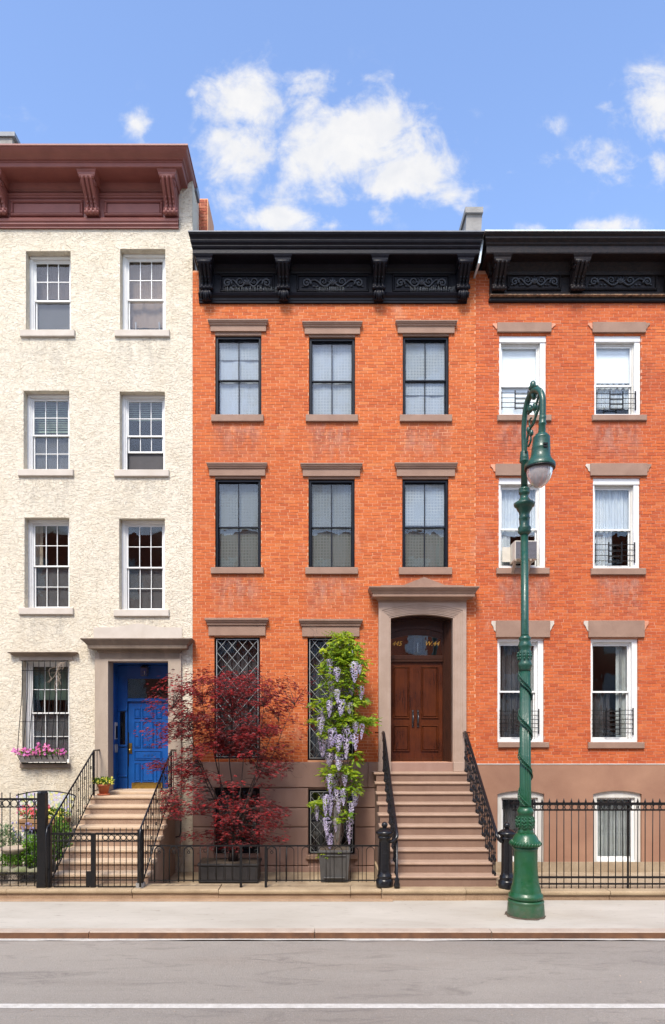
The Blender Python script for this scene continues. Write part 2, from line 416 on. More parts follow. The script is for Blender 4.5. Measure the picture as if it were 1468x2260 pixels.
def wood_dark():
    m, nt, b = newmat('dark_walnut')
    g = rng(nt, noise(nt, 3.2, 6, .65, 1.2, pos(nt, 14, 14, 1.0)), .32, .7)
    nt.links.new(mixc(nt, g, (.02,.008,.005), (.06,.02,.010)), b.inputs['Base Color']); b.inputs['Roughness'].default_value = .3
    return m
M['wood_dark'] = wood_dark()
def stucco_mat():
    m, nt, b = newmat('cream_stucco')
    n1 = noise(nt, 8.0, 3, .55, 1.5, pos(nt, .8, 1, 1.35))
    band = mth(nt, 'ABSOLUTE', mth(nt, 'SUBTRACT', n1, .5))
    msk = rng(nt, noise(nt, 9, 3, .5, 0, pos(nt, 1, 1, 1, (5, 5, 5))), .43, .58)
    line = mth(nt, 'MULTIPLY', rng(nt, band, 0, .022, 1, 0), msk)
    step = rng(nt, n1, .485, .515)
    n3 = noise(nt, 17.0, 3, .55, 1.3, pos(nt, .8, 1, 1.3, (2, 7, 1)))
    line2 = mth(nt, 'MULTIPLY', rng(nt, mth(nt, 'ABSOLUTE', mth(nt, 'SUBTRACT', n3, .52)), 0, .024, 1, 0), rng(nt, noise(nt, 11, 2, .5, 0, pos(nt, 1, 1, 1, (15, 5, 5))), .5, .62))
    blot = rng(nt, noise(nt, .8, 6, .65, .3), .38, .68)
    col = mixc(nt, blot, (.74,.665,.53), (.67,.59,.455))
    col = mixc(nt, rng(nt, noise(nt, 3.5, 4, .6), .4, .7, 0, .6), col, (.75,.69,.57))
    z = nd(nt, 'ShaderNodeSeparateXYZ', {0: nd(nt, 'ShaderNodeNewGeometry').outputs['Position']}).outputs[2]
    low = mth(nt, 'MULTIPLY', rng(nt, z, 4.0, 2.0), rng(nt, noise(nt, 1.4, 4, .6, 0, pos(nt, 1, 1, .5)), .42, .66, 0, .6))
    col = mixc(nt, low, col, (.58,.47,.31))
    st = rng(nt, noise(nt, 1.5, 5, .65, .2, pos(nt, 2.0, 1, .5, (2, 0, 7))), .60, .78, 0, .35)
    col = mixc(nt, st, col, (.47,.41,.32))
    sp_ = nd(nt, 'ShaderNodeSeparateXYZ', {0: nd(nt, 'ShaderNodeNewGeometry').outputs['Position']}); cm = None; rm = None
    wob = mth(nt, 'MULTIPLY', mth(nt, 'SUBTRACT', noise(nt, 2.2, 4, .6), .5), .6)
    for xc in (-6.07, -3.96):
        q = rng(nt, mth(nt, 'ABSOLUTE', mth(nt, 'SUBTRACT', mth(nt, 'ADD', sp_.outputs[0], wob), xc)), .75, .4); cm = q if cm is None else mth(nt, 'MAXIMUM', cm, q)
    for zc in (11.66, 8.56, 5.52, 2.17):
        d_ = mth(nt, 'SUBTRACT', zc, mth(nt, 'ADD', sp_.outputs[2], wob)); q = mth(nt, 'MULTIPLY', rng(nt, d_, -.05, .1), rng(nt, d_, .95, .15)); rm = q if rm is None else mth(nt, 'MAXIMUM', rm, q)
    col = mixc(nt, mth(nt, 'MULTIPLY', mth(nt, 'MULTIPLY', cm, rm), rng(nt, noise(nt, 3.5, 5, .7, .3, pos(nt, 1.8, 1, .45, (7, 0, 2))), .42, .62, 0, .6)), col, (.44,.40,.33))
    col = mixc(nt, mth(nt, 'MULTIPLY', line, .5), col, (.36,.26,.155))  # tan lines put shade and dirt along the trowel ridges into the colour
    col = mixc(nt, mth(nt, 'MULTIPLY', line2, .42), col, (.40,.30,.18))
    nt.links.new(col, b.inputs['Base Color']); b.inputs['Roughness'].default_value = .92; b.inputs['Specular IOR Level'].default_value = .15
    h = mth(nt, 'ADD', mth(nt, 'MULTIPLY', step, .8), mth(nt, 'MULTIPLY', noise(nt, 30, 5, .65), .7))
    h = mth(nt, 'ADD', h, mth(nt, 'MULTIPLY', rng(nt, n3, .50, .54), .5))
    bump(nt, b, h, .75, .02)
    return m
M['stucco'] = stucco_mat()
def glass_mat(name, tint=(.95,.97,.97), ior=.035, rough=0.0):
    m = bpy.data.materials.new(name); m.use_nodes = True; nt = m.node_tree; nt.nodes.clear()
    gg = nd(nt, 'ShaderNodeNewGeometry')
    dt = nd(nt, 'ShaderNodeVectorMath', {0: gg.outputs['Incoming'], 1: gg.outputs['Normal']}, operation='DOT_PRODUCT').outputs['Value']
    fz_ = mth(nt, 'ADD', mth(nt, 'MULTIPLY', mth(nt, 'POWER', mth(nt, 'SUBTRACT', 1.0, mth(nt, 'ABSOLUTE', dt)), 5.0), .94), ior)
    tr = nd(nt, 'ShaderNodeBsdfTransparent', {'Color': (*tint, 1)})
    gl = nd(nt, 'ShaderNodeBsdfGlossy', {'Color': (1, 1, 1, 1), 'Roughness': rough})
    bp = nd(nt, 'ShaderNodeBump', {'Height': noise(nt, 2.5, 2, .5), 'Strength': .12, 'Distance': .02}); nt.links.new(bp.outputs[0], gl.inputs['Normal'])
    mx_ = nd(nt, 'ShaderNodeMixShader', {0: fz_, 1: tr.outputs[0], 2: gl.outputs[0]})
    o = nd(nt, 'ShaderNodeOutputMaterial', {0: mx_.outputs[0]})
    return m
M['glass'] = glass_mat('window_glass')
M['glass_mirror'] = glass_mat('reflective_glass', ior=.13)
M['globe'] = None
def globe_mat():
    m, nt, b = newmat('lamp_globe_glass')
    b.inputs['Base Color'].default_value = (.62,.56,.55,1); b.inputs['Roughness'].default_value = .12
    b.inputs['Transmission Weight'].default_value = .45; b.inputs['IOR'].default_value = 1.25
    bump(nt, b, noise(nt, 40, 2, .5, 0, pos(nt, 1, 1, .1)), .3, .01)
    return m
M['globe'] = globe_mat()
def weave_mat(name, c1, c2, c3, sx=55, sz=55, fold=0.0):
    m, nt, b = newmat(name)
    g = nd(nt, 'ShaderNodeSeparateXYZ', {0: nd(nt, 'ShaderNodeNewGeometry').outputs['Position']})
    dd = noise(nt, 5, 2, .5)
    fx = mth(nt, 'FRACT', mth(nt, 'MULTIPLY', mth(nt, 'ADD', g.outputs[0], mth(nt, 'MULTIPLY', dd, .03)), sx))
    fz = mth(nt, 'FRACT', mth(nt, 'MULTIPLY', mth(nt, 'ADD', g.outputs[2], mth(nt, 'MULTIPLY', dd, .03)), sz))
    l = mth(nt, 'MAXIMUM', rng(nt, fx, .60, .75), rng(nt, fz, .60, .75))
    col = mixc(nt, l, c1, c2)
    col = mixc(nt, rng(nt, noise(nt, 2.2, 4, .6, 1.0), .40, .66), col, c3)
    if fold:
        wv = nd(nt, 'ShaderNodeTexWave', {'Vector': pos(nt, 1, 1, .02), 'Scale': fold, 'Distortion': 2.0, 'Detail': 2.0, 'Detail Scale': .6}, bands_direction='X')
        bump(nt, b, wv.outputs['Fac'], .7, .05)
    nt.links.new(col, b.inputs['Base Color']); b.inputs['Roughness'].default_value = .9
    return m
M['reflected_sky_sheer'] = weave_mat('reflected_sky_sheer', (.22,.24,.27), (.34,.36,.38), (.26,.29,.33), 15, 15)  # cloth tinted with the blue of reflected sky
M['sheer_pale'] = weave_mat('sheer_pale', (.28,.30,.33), (.35,.37,.40), (.33,.36,.42), 15, 15)
M['sheer_mid'] = weave_mat('sheer_mid', (.095,.10,.093), (.15,.155,.145), (.13,.135,.13), 15, 15)
M['screen'] = pm('insect_screen', (.075,.072,.075), (.055,.052,.055), 3, .8)
M['brown_blind'] = weave_mat('brown_blind', (.24,.17,.13), (.15,.10,.08), (.21,.15,.115), 22, 30)
M['dark_blind'] = weave_mat('dark_blind', (.12,.085,.075), (.07,.05,.045), (.10,.075,.07), 22, 30)
M['green_blind'] = pm('green_blind', (.22,.27,.20), (.15,.19,.14), 8, .7)
M['shade_green'] = pm('green_shade', (.085,.135,.10), (.06,.10,.075), 3, .7)
M['white_blind'] = pm('white_blind', (.86,.87,.88), (.80,.82,.85), 2, .7)
M['pleat'] = weave_mat('pleated_curtain', (.42,.43,.42), (.50,.52,.51), (.32,.33,.32), 3, .01, 9.0)
M['white_curtain'] = weave_mat('white_curtain', (.70,.73,.76), (.74,.76,.78), (.6,.64,.7), 3, .01, 7.0)
M['dark_drape'] = weave_mat('dark_drape', (.06,.055,.06), (.075,.07,.075), (.04,.038,.04), 3, .01, 5.0)

def leaf_mat(name, cols, trans=.35, rough=.45):
    m, nt, b = newmat(name)
    g = nd(nt, 'ShaderNodeNewGeometry')
    cr = nd(nt, 'ShaderNodeValToRGB', {'Fac': g.outputs['Random Per Island']}); e = cr.color_ramp.elements
    e[0].position = 0; e[0].color = (*cols[0], 1); e[1].position = 1; e[1].color = (*cols[-1], 1)
    for i, c in enumerate(cols[1:-1]): x = e.new((i+1)/(len(cols)-1)); x.color = (*c, 1)
    col = mixc(nt, rng(nt, noise(nt, 2.2, 3, .5), .35, .65, 0, .5), cr.outputs[0], cols[0])
    nt.links.new(col, b.inputs['Base Color']); b.inputs['Roughness'].default_value = rough
    tl = nd(nt, 'ShaderNodeBsdfTranslucent', {'Color': col})
    mx_ = nd(nt, 'ShaderNodeMixShader', {0: trans, 1: b.outputs[0], 2: tl.outputs[0]})
    nt.links.new(mx_.outputs[0], nt.nodes['Material Output'].inputs[0])
    return m
M['maple'] = leaf_mat('maple_leaves', [(.08,.016,.020), (.15,.022,.026), (.38,.025,.028), (.62,.04,.045), (.26,.06,.055)], .45)
M['wist_leaf'] = leaf_mat('wisteria_leaves', [(.08,.18,.012), (.28,.42,.015), (.50,.58,.025), (.18,.32,.02)], .45)
M['wist_flower'] = leaf_mat('wisteria_flowers', [(.50,.40,.68), (.80,.75,.90), (.93,.91,.95), (.68,.60,.82)], .3)
M['bush'] = leaf_mat('bush_leaves', [(.05,.14,.015), (.12,.26,.02), (.22,.38,.03)], .35)
M['sage'] = leaf_mat('sage_leaves', [(.12,.20,.08), (.22,.30,.14), (.30,.36,.22)], .3)
M['lav'] = leaf_mat('lavender_bloom', [(.30,.26,.50), (.42,.38,.62)], .2)
M['pink'] = leaf_mat('pink_petals', [(.62,.10,.42), (.70,.22,.55), (.72,.08,.16), (.75,.42,.62)], .3)
M['redfl'] = leaf_mat('red_petals', [(.68,.07,.08), (.72,.20,.16), (.62,.18,.42)], .3)
M['yellowfl'] = leaf_mat('yellow_petals', [(.70,.62,.06), (.75,.70,.15), (.6,.6,.10)], .3)

def mosaic_mat():
    m, nt, b = newmat('mosaic_tiles')
    vo = nd(nt, 'ShaderNodeTexVoronoi', {'Vector': pos(nt), 'Scale': 20.0})
    cr = nd(nt, 'ShaderNodeValToRGB', {'Fac': nd(nt, 'ShaderNodeSeparateColor', {0: vo.outputs['Color']}).outputs[0]}); cr.color_ramp.interpolation = 'CONSTANT'
    e = cr.color_ramp.elements; e[0].color = (.62,.60,.50,1); e[1].color = (.66,.66,.64,1); e[1].position = .9
    for p, c in ((.3,(.66,.62,.25)),(.48,(.45,.50,.56)),(.6,(.30,.42,.22)),(.68,(.55,.48,.66)),(.8,(.60,.56,.40))): x = e.new(p); x.color = (*c, 1)
    ed = nd(nt, 'ShaderNodeTexVoronoi', {'Vector': pos(nt), 'Scale': 20.0}, feature='DISTANCE_TO_EDGE')
    nt.links.new(mixc(nt, rng(nt, ed.outputs['Distance'], .02, .06), (.35,.33,.30), cr.outputs[0]), b.inputs['Base Color'])
    b.inputs['Roughness'].default_value = .3
    return m
M['mosaic'] = mosaic_mat()
def asphalt_mat():
    m, nt, b = newmat('worn_asphalt')
    big = rng(nt, noise(nt, .35, 6, .62, .4, pos(nt, .35, 1.2, 1)), .34, .68)
    col = mixc(nt, big, (.315,.28,.238), (.225,.20,.172))
    tan = rng(nt, noise(nt, .6, 5, .6, .5, pos(nt, .3, 1, 1, (4, 4, 0))), .52, .72, 0, .5)
    col = mixc(nt, tan, col, (.235,.195,.16))
    ag = noise(nt, 75, 4, .8)
    col = mixc(nt, rng(nt, ag, .54, .70, 0, .7), col, (.44,.41,.38))
    col = mixc(nt, rng(nt, noise(nt, 95, 3, .7), .56, .70, 0, .7), col, (.10,.09,.08))
    col = mixc(nt, rng(nt, noise(nt, 1.3, 6, .7, .6, pos(nt, .5, 1.6, 1, (1, 2, 0))), .64, .76, 0, .35), col, (.10,.09,.085))
    # hairline cracks, darker repairs and lighter tyre polish
    ck = nd(nt, 'ShaderNodeTexVoronoi', {'Vector': pos(nt, .5, 1.1, 1), 'Scale': .9}, feature='DISTANCE_TO_EDGE')
    wv = nd(nt, 'ShaderNodeTexVoronoi', {'Vector': nd(nt, 'ShaderNodeVectorMath', {0: pos(nt, .45, 1.0, 1), 1: nd(nt, 'ShaderNodeTexNoise', {'Vector': pos(nt), 'Scale': 2.5, 'Detail': 6.0}).outputs['Color']}, operation='ADD').outputs[0], 'Scale': 1.1}, feature='DISTANCE_TO_EDGE')
    crk = mth(nt, 'MULTIPLY', rng(nt, wv.outputs['Distance'], .004, .012, 1, 0), rng(nt, noise(nt, .8, 3, .5, 0, pos(nt, .5, 1, 1, (3, 8, 0))), .50, .60))
    col = mixc(nt, mth(nt, 'MULTIPLY', crk, .16), col, (.07,.06,.055))
    stn = rng(nt, noise(nt, 1.8, 7, .75, 1.0, pos(nt, .45, 1.7, 1, (11, 3, 0))), .53, .68, 0, .7)
    col = mixc(nt, stn, col, (.15,.13,.115))
    spk = rng(nt, noise(nt, 20, 4, .7, .5), .68, .74, 0, .6)
    col = mixc(nt, spk, col, (.38,.35,.32))
    nt.links.new(col, b.inputs['Base Color']); b.inputs['Roughness'].default_value = .88
    bump(nt, b, mth(nt, 'SUBTRACT', mth(nt, 'ADD', ag, noise(nt, 40, 4, .6)), mth(nt, 'MULTIPLY', crk, .2)), .9, .010)
    return m
M['asphalt'] = asphalt_mat()
def walk_mat():
    m, nt, b = newmat('sidewalk_concrete')
    big = rng(nt, noise(nt, .8, 6, .62, .3, pos(nt, .6, 1.6, 1)), .34, .68)
    col = mixc(nt, big, (.46,.425,.365), (.37,.335,.28))
    col = mixc(nt, rng(nt, noise(nt, 110, 3, .7), .56, .75, 0, .4), col, (.33,.30,.26))
    col = mixc(nt, rng(nt, noise(nt, 5, 6, .72, .8, pos(nt, .7, 2.5, 1)), .59, .68, 0, .7), col, (.26,.225,.19))
    col = mixc(nt, rng(nt, noise(nt, 16, 3, .6, .3, pos(nt, 1, 2.2, 1)), .70, .74, 0, .7), col, (.16,.14,.12))
    nt.links.new(col, b.inputs['Base Color']); b.inputs['Roughness'].default_value = .88
    bump(nt, b, noise(nt, 90, 4, .6), .35, .006)
    return m
M['walk'] = walk_mat()
M['kerb_top'] = pm('kerb_concrete', (.47,.39,.32), (.38,.30,.24), 3, .85, .4, 80, fine=(100, (.85,.83,.8)))
M['kerb_face'] = pm('rusty_kerb_face', (.17,.078,.036), (.09,.042,.024), 5, .8, .5, 50)
M['paint_line'] = pm('road_paint', (.60,.58,.54), (.46,.44,.40), 10, .7, .3, 90, fine=(90, (.84,.82,.80)))
M['earth'] = pm('earth', (.12,.10,.08), None, .5, .95)
M['yard'] = pm('yard_paving', (.44,.35,.24), (.30,.22,.14), 2.5, .9, .5, 60, fine=(70, (.8,.78,.75)))

# ================================================================ ground
def structure(mb, name, mat, parent=None):
    o = mb.build(name, mat, parent); o['kind'] = 'structure'; return o
structure(MB().box(-300, 300, -300, 300, -1.2, -.42), 'ground', M['earth'])
structure(MB().box(-60, 60, -15.6, -5.17, -.5, -.1), 'road', M['asphalt'])
structure(MB().box(-60, 60, -3.13, 12.5, -.5, -.12), 'yard_ground', M['yard'])
sw = structure(MB().box(-60, 60, -4.86, -3.10, -.4, 0), 'sidewalk', M['walk'])
structure(MB().box(-60, 60, -22, -15.6, -.4, .02), 'far_sidewalk', M['walk'])
rl = random.Random(4)
kb = bpy.data.objects.new('kerb', None); C.objects.link(kb); kb['kind'] = 'structure'
x = -14.0
while x < 14:
    L = rl.uniform(2.2, 3.6)
    MB().bbox(x+.004, x+L-.004, -5.05+rl.uniform(-.006, .006), -4.862, -.3, rl.uniform(-.004, .004), .016).build('kerb_stone', M['kerb_top'], kb)
    MB().box(x+.006, x+L-.006, -5.062+rl.uniform(-.004, .004), -5.02, -.3, -.012).build('kerb_facing', M['kerb_face'], kb)
    x += L
# gutter line (irregular) and lane line
mb = MB(); xs = np.arange(-14, 14.01, .25)
vs = []
for i, xx in enumerate(xs):
    w = .055 + .03*rl.random() + .02*math.sin(xx*1.3)
    vs += [(xx, -5.075-w, -.096), (xx, -5.06, -.096)]
mb.add(vs, [(2*i, 2*i+2, 2*i+3, 2*i+1) for i in range(len(xs)-1)])
structure(mb, 'gutter_line', M['paint_line'])
structure(MB().add([(-60, -7.68, -.095), (60, -7.68, -.095), (60, -7.55, -.095), (-60, -7.55, -.095)], [(0, 1, 2, 3)]), 'lane_marking', M['paint_line'])
# coping stones in front of the yards
cp = bpy.data.objects.new('front_coping', None); C.objects.link(cp); cp['kind'] = 'structure'
def coping(x0, x1, ztop, yf, lo, hi, seed):
    r = random.Random(seed); x = x0
    while x < x1-.05:
        L = min(r.uniform(lo, hi), x1-x)
        if x1-x-L < .5: L = x1-x
        zt = ztop + r.uniform(-.006, .006); y = yf + r.uniform(-.012, .012)
        mb = MB()
        pr = [(-2.62, zt), (y+.03, zt), (y+.006, zt-.012), (y, zt-.035), (y+.008, zt-.065), (y+.03, zt-.075), (-2.62, zt-.075)]
        mb.prism_x(pr, x+.005, x+L-.005)
        mb.build('coping_stone', M['coping'], cp)
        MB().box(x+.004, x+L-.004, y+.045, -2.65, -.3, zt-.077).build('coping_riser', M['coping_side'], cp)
        x += L
coping(-9, 1.06, .185, -3.10, 1.5, 2.6, 1)
coping(1.06, 3.52, .195, -3.16, 1.1, 1.5, 2)
coping(3.52, 9, .15, -3.08, 1.4, 2.2, 3)
# thin lower ledge seen at the left end of the stoop base
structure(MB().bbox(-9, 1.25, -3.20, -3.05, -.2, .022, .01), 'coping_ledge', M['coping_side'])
structure(MB().box(3.5, 9, -2.62, -1.9, -.3, .02), 'yard_kerb', M['yard'])

# ================================================================ generic building helpers
def wall_holes(mb, x0, x1, z0, z1, holes, yf, yb, grow=0.0):
    hs = [(a-grow, b+grow, c-grow, d+grow) for a, b, c, d in holes]
    xs = sorted({x0, x1, *[h[0] for h in hs], *[h[1] for h in hs]}); xs = [x for x in xs if x0-1e-6 <= x <= x1+1e-6]
    zs = sorted({z0, z1, *[h[2] for h in hs], *[h[3] for h in hs]}); zs = [z for z in zs if z0-1e-6 <= z <= z1+1e-6]
    for i in range(len(xs)-1):
        for j in range(len(zs)-1):
            cx = (xs[i]+xs[i+1])/2; cz = (zs[j]+zs[j+1])/2
            if any(a < cx < b and c < cz < d for a, b, c, d in hs): continue
            mb.add([(xs[i], yf, zs[j]), (xs[i+1], yf, zs[j]), (xs[i+1], yf, zs[j+1]), (xs[i], yf, zs[j+1])], [(0, 1, 2, 3)])
            mb.add([(xs[i], yb, zs[j]), (xs[i+1], yb, zs[j]), (xs[i+1], yb, zs[j+1]), (xs[i], yb, zs[j+1])], [(3, 2, 1, 0)])
    for a, b, c, d in hs:
        mb.add([(a, yf, c), (b, yf, c), (b, yf, d), (a, yf, d), (a, yb, c), (b, yb, c), (b, yb, d), (a, yb, d)],
               [(0, 4, 5, 1), (1, 5, 6, 2), (2, 6, 7, 3), (3, 7, 4, 0)])
    return mb
def shell(mb, x0, x1, z0, z1, yf, depth):
    # sides, back and top of a house
    mb.add([(x0, yf, z0), (x1, yf, z0), (x1, depth, z0), (x0, depth, z0), (x0, yf, z1), (x1, yf, z1), (x1, depth, z1), (x0, depth, z1)],
           [(1, 2, 6, 5), (2, 3, 7, 6), (3, 0, 4, 7)])
    return mb

BH = .0680; BL = .2050; JT = .0105
def brick_variants(seed, mat, L=BL-JT, h=BH-JT, dpt=.09):
    out = []
    r = random.Random(seed)
    for k in range(6):
        mb = brick_mb(MB(), -L/2, L/2, -h/2, h/2, 0, dpt, r); out.append(mb.mesh('brick', mat))
    return out
def brick_mb(mb, x0, x1, z0, z1, yf, dpt, r):
    j = lambda: r.uniform(-.0016, .0016)
    vs = [(x0+j(), yf+j(), z0+j()), (x1+j(), yf+j(), z0+j()), (x1+j(), yf+j(), z1+j()), (x0+j(), yf+j(), z1+j()),
          (x0, yf+dpt, z0), (x1, yf+dpt, z0), (x1, yf+dpt, z1), (x0, yf+dpt, z1)]
    return mb.add(vs, [(0, 1, 2, 3), (0, 4, 5, 1), (1, 5, 6, 2), (2, 6, 7, 3), (3, 7, 4, 0)])
def brickwork(parent, x0, x1, z0, z1, holes, covered, mat, seed, nmax=300):
    r = random.Random(seed); bricks = []
    row = 0; z = z0
    while z + BH <= z1+.001:
        za, zb = z+JT/2, z+BH-JT/2
        segs = [(x0, x1)]
        for a, b, c, d in holes:
            if min(zb, d)-max(za, c) > .012:
                ns = []
                for s0, s1 in segs:
                    if b <= s0 or a >= s1: ns.append((s0, s1)); continue
                    if a > s0: ns.append((s0, a))
                    if b < s1: ns.append((b, s1))
                segs = ns
        off = (row % 2)*BL*.5 + r.uniform(-.012, .012) + (r.uniform(.03, .08) if row % 7 == 3 else 0)
        for s0, s1 in segs:
            k = math.floor((s0-off)/BL)
            x = off + k*BL
            while x < s1:
                a, b = max(x+JT/2, s0), min(x+BL-JT/2, s1)
                if b-a > .02:
                    hid = any(p+.02 < a and b < q-.02 and c+.01 < za and zb < d-.01 for p, q, c, d in covered)
                    if not hid: bricks.append((a, b, za, zb, r.uniform(-.003, .0015)))
                x += BL
        z += BH; row += 1
    full = [i for i, q in enumerate(bricks) if abs((q[1]-q[0])-(BL-JT)) < 1e-4 and -7 < q[0] < 7.3]
    full.sort(key=lambda i: (( (bricks[i][0]+bricks[i][1])/2)**2 + (bricks[i][2]-3)**2))
    pick = set(full[:nmax])
    var = brick_variants(seed+5, mat)
    for i in pick:
        a, b, c, d, dy = bricks[i]
        link(r.choice(var), 'brick', parent, ((a+b)/2, dy, (c+d)/2), rot=(0, 0, r.choice((0, 0, r.uniform(-.006, .006)))))
    mb = MB()
    for i, (a, b, c, d, dy) in enumerate(bricks):
        if i not in pick: brick_mb(mb, a, b, c, d, dy, .09, r)
    mb.build('brick_courses', mat, parent, kind='stuff')

def frame_mb(mb, x0, x1, z0, z1, y0, y1, wl_, wr, wt_, wb):
    mb.box(x0, x0+wl_, y0, y1, z0, z1); mb.box(x1-wr, x1, y0, y1, z0, z1)
    if wt_: mb.box(x0+wl_, x1-wr, y0+.0015, y1, z1-wt_, z1)
    if wb: mb.box(x0+wl_, x1-wr, y0+.0015, y1, z0, z0+wb)
    return mb
def sash(win, x0, x1, z0, z1, y, mat, sw_, st, sb, nx, nz, mw, name='sash', zfilled=None, glass=True):
    """one sash with its muntins and panes at depth y"""
    mb = frame_mb(MB(), x0, x1, z0, z1, y, y+.035, sw_, sw_, st, sb)
    gx0, gx1, gz0, gz1 = x0+sw_, x1-sw_, z0+sb, z1-st
    for i in range(1, nx): xx = gx0+(gx1-gx0)*i/nx; mb.box(xx-mw/2, xx+mw/2, y+.006, y+.03, gz0, gz1)
    for i in range(1, nz):
        zz = gz0+(gz1-gz0)*i/nz
        for k in range(nx):
            mb.box(gx0+(gx1-gx0)*k/nx+(mw/2 if k else 0), gx0+(gx1-gx0)*(k+1)/nx-(mw/2 if k < nx-1 else 0), y+.0075, y+.029, zz-mw/2, zz+mw/2)
    mb.build(name, mat, win)
    if glass:
        for i in range(nx):
            for k in range(nz):
                a = gx0+(gx1-gx0)*i/nx; b = gx0+(gx1-gx0)*(i+1)/nx; c = gz0+(gz1-gz0)*k/nz; d = gz0+(gz1-gz0)*(k+1)/nz
                MB().box(a+.001, b-.001, y+.016, y+.020, c+.001, d-.001).build('pane', M['glass'], win)
def cloth_mb(x0, x1, z0, z1, y, amp=.02, wav=11., n=40, seed=0):
    mb = MB(); r = random.Random(seed); ph = r.uniform(0, 6)
    vs = []
    for i in range(n+1):
        t = i/n; xx = x0+(x1-x0)*t; yy = y + amp*math.sin(t*wav*(x1-x0)*2.6+ph) + amp*.5*math.sin(t*31+ph*2)
        vs += [(xx, yy, z0), (xx, yy, z1)]
    return mb.add(vs, [(2*i, 2*i+2, 2*i+3, 2*i+1) for i in range(n)], True)
def blind_mb(x0, x1, z0, z1, y, pitch=.05):
    mb = MB(); z = z1
    while z > z0+pitch*.5:
        mb.add([(x0, y-.012, z-pitch*.9), (x1, y-.012, z-pitch*.9), (x1, y+.012, z), (x0, y+.012, z)], [(0, 1, 2, 3)]); z -= pitch
    mb.box(x0, x1, y-.02, y+.01, z-.015, z+.01)
    return mb

def scroll_pts(cx, cz, r0, r1, a0, a1, y, n=22):
    return [(cx + (r0+(r1-r0)*i/n)*math.cos(a0+(a1-a0)*i/n), y, cz + (r0+(r1-r0)*i/n)*math.sin(a0+(a1-a0)*i/n)) for i in range(n+1)]

# ================================================================ STUCCO TOWNHOUSE (left)
LX0, LX1 = -8.6, -2.85
left_house = empty('stucco_townhouse', (-5.7, 0, 0), 'cream stucco townhouse with maroon bracketed cornice and bright blue front door', 'townhouse')
Lw = {}   # window openings from measured wall positions
def op(a, b, t, bt): return (PX(a), PX(b), PZ(bt), PZ(t))
L_win = {'r4a': op(57, 156, 554, 730), 'r4b': op(265, 365, 549, 730), 'r3a': op(52, 153, 862, 1037), 'r3b': op(264, 364, 864, 1038),
         'r2a': op(54, 153, 1142, 1342), 'r2b': op(263, 364, 1144, 1346), 'r1': op(49, 153, 1458, 1685)}
L_door = (-4.69, -3.37, 1.45, 4.52)
mb = MB()
wall_holes(mb, LX0, LX1, -.3, 14.2, list(L_win.values())+[(L_door[0]-.05, L_door[1]+.05, L_door[2], L_door[3]+.03)], 0, .45)
shell(mb, LX0, LX1, -.3, 15.2, .0, 12)
mb.add([(LX0, .6, 15.0), (LX1, .6, 15.0), (LX1, 12, 15.0), (LX0, 12, 15.0)], [(0, 1, 2, 3)])
mb.box(-3.15, LX1-.004, .002, .5, 14.2, 15.15)
mb.box(LX0, -3.15, .3, .5, 14.2, 15.15)
mb.build('wall', M['stucco'], left_house)
MB().box(LX0, LX1-.02, 1.6, 1.7, 0, 14.5).build('room_dark_backing', M['room'], left_house)  # added dark sheet stands in for the dim rooms behind the glass

# ---- cornice
cor = MB(); sd = lambda o: max(0.0, (o-.56)*.63)
prof = [(0, 14.96), (.58, 14.96), (.595, 14.97), (.595, 15.05), (.61, 15.055), (.61, 15.08), (.64, 15.085), (.66, 15.10), (.70, 15.115), (.75, 15.13), (.79, 15.15), (.82, 15.175), (.835, 15.20),
        (.86, 15.203), (.86, 15.235), (0, 15.26)]
cor.mould(prof, LX0, -2.98, .3, sd)
# stepped bed mouldings under the soffit and on the frieze
cor.mould([(0, 14.84), (.07, 14.84), (.08, 14.86), (.11, 14.88), (.14, 14.92), (.17, 14.96), (0, 14.96)], LX0, -3.16, .3, None)
cor.box(LX0, -3.15, -.05, .3, 14.06, 14.96)
cornice_L = cor.build('cornice', M['maroon'], left_house)
cb = MB()
cb.mould([(0, 14.08), (.06, 14.09), (.085, 14.12), (.085, 14.15), (.11, 14.17), (.12, 14.21), (.10, 14.245), (.06, 14.26), (0, 14.26)], LX0, -3.15, .0, None)
cb.mould([(0, 14.685), (.06, 14.69), (.085, 14.71), (.085, 14.73), (.11, 14.745), (.11, 14.77), (.06, 14.785), (0, 14.79)], LX0, -3.16, .0, None)
cb.build('moulding', M['maroon'], cornice_L)
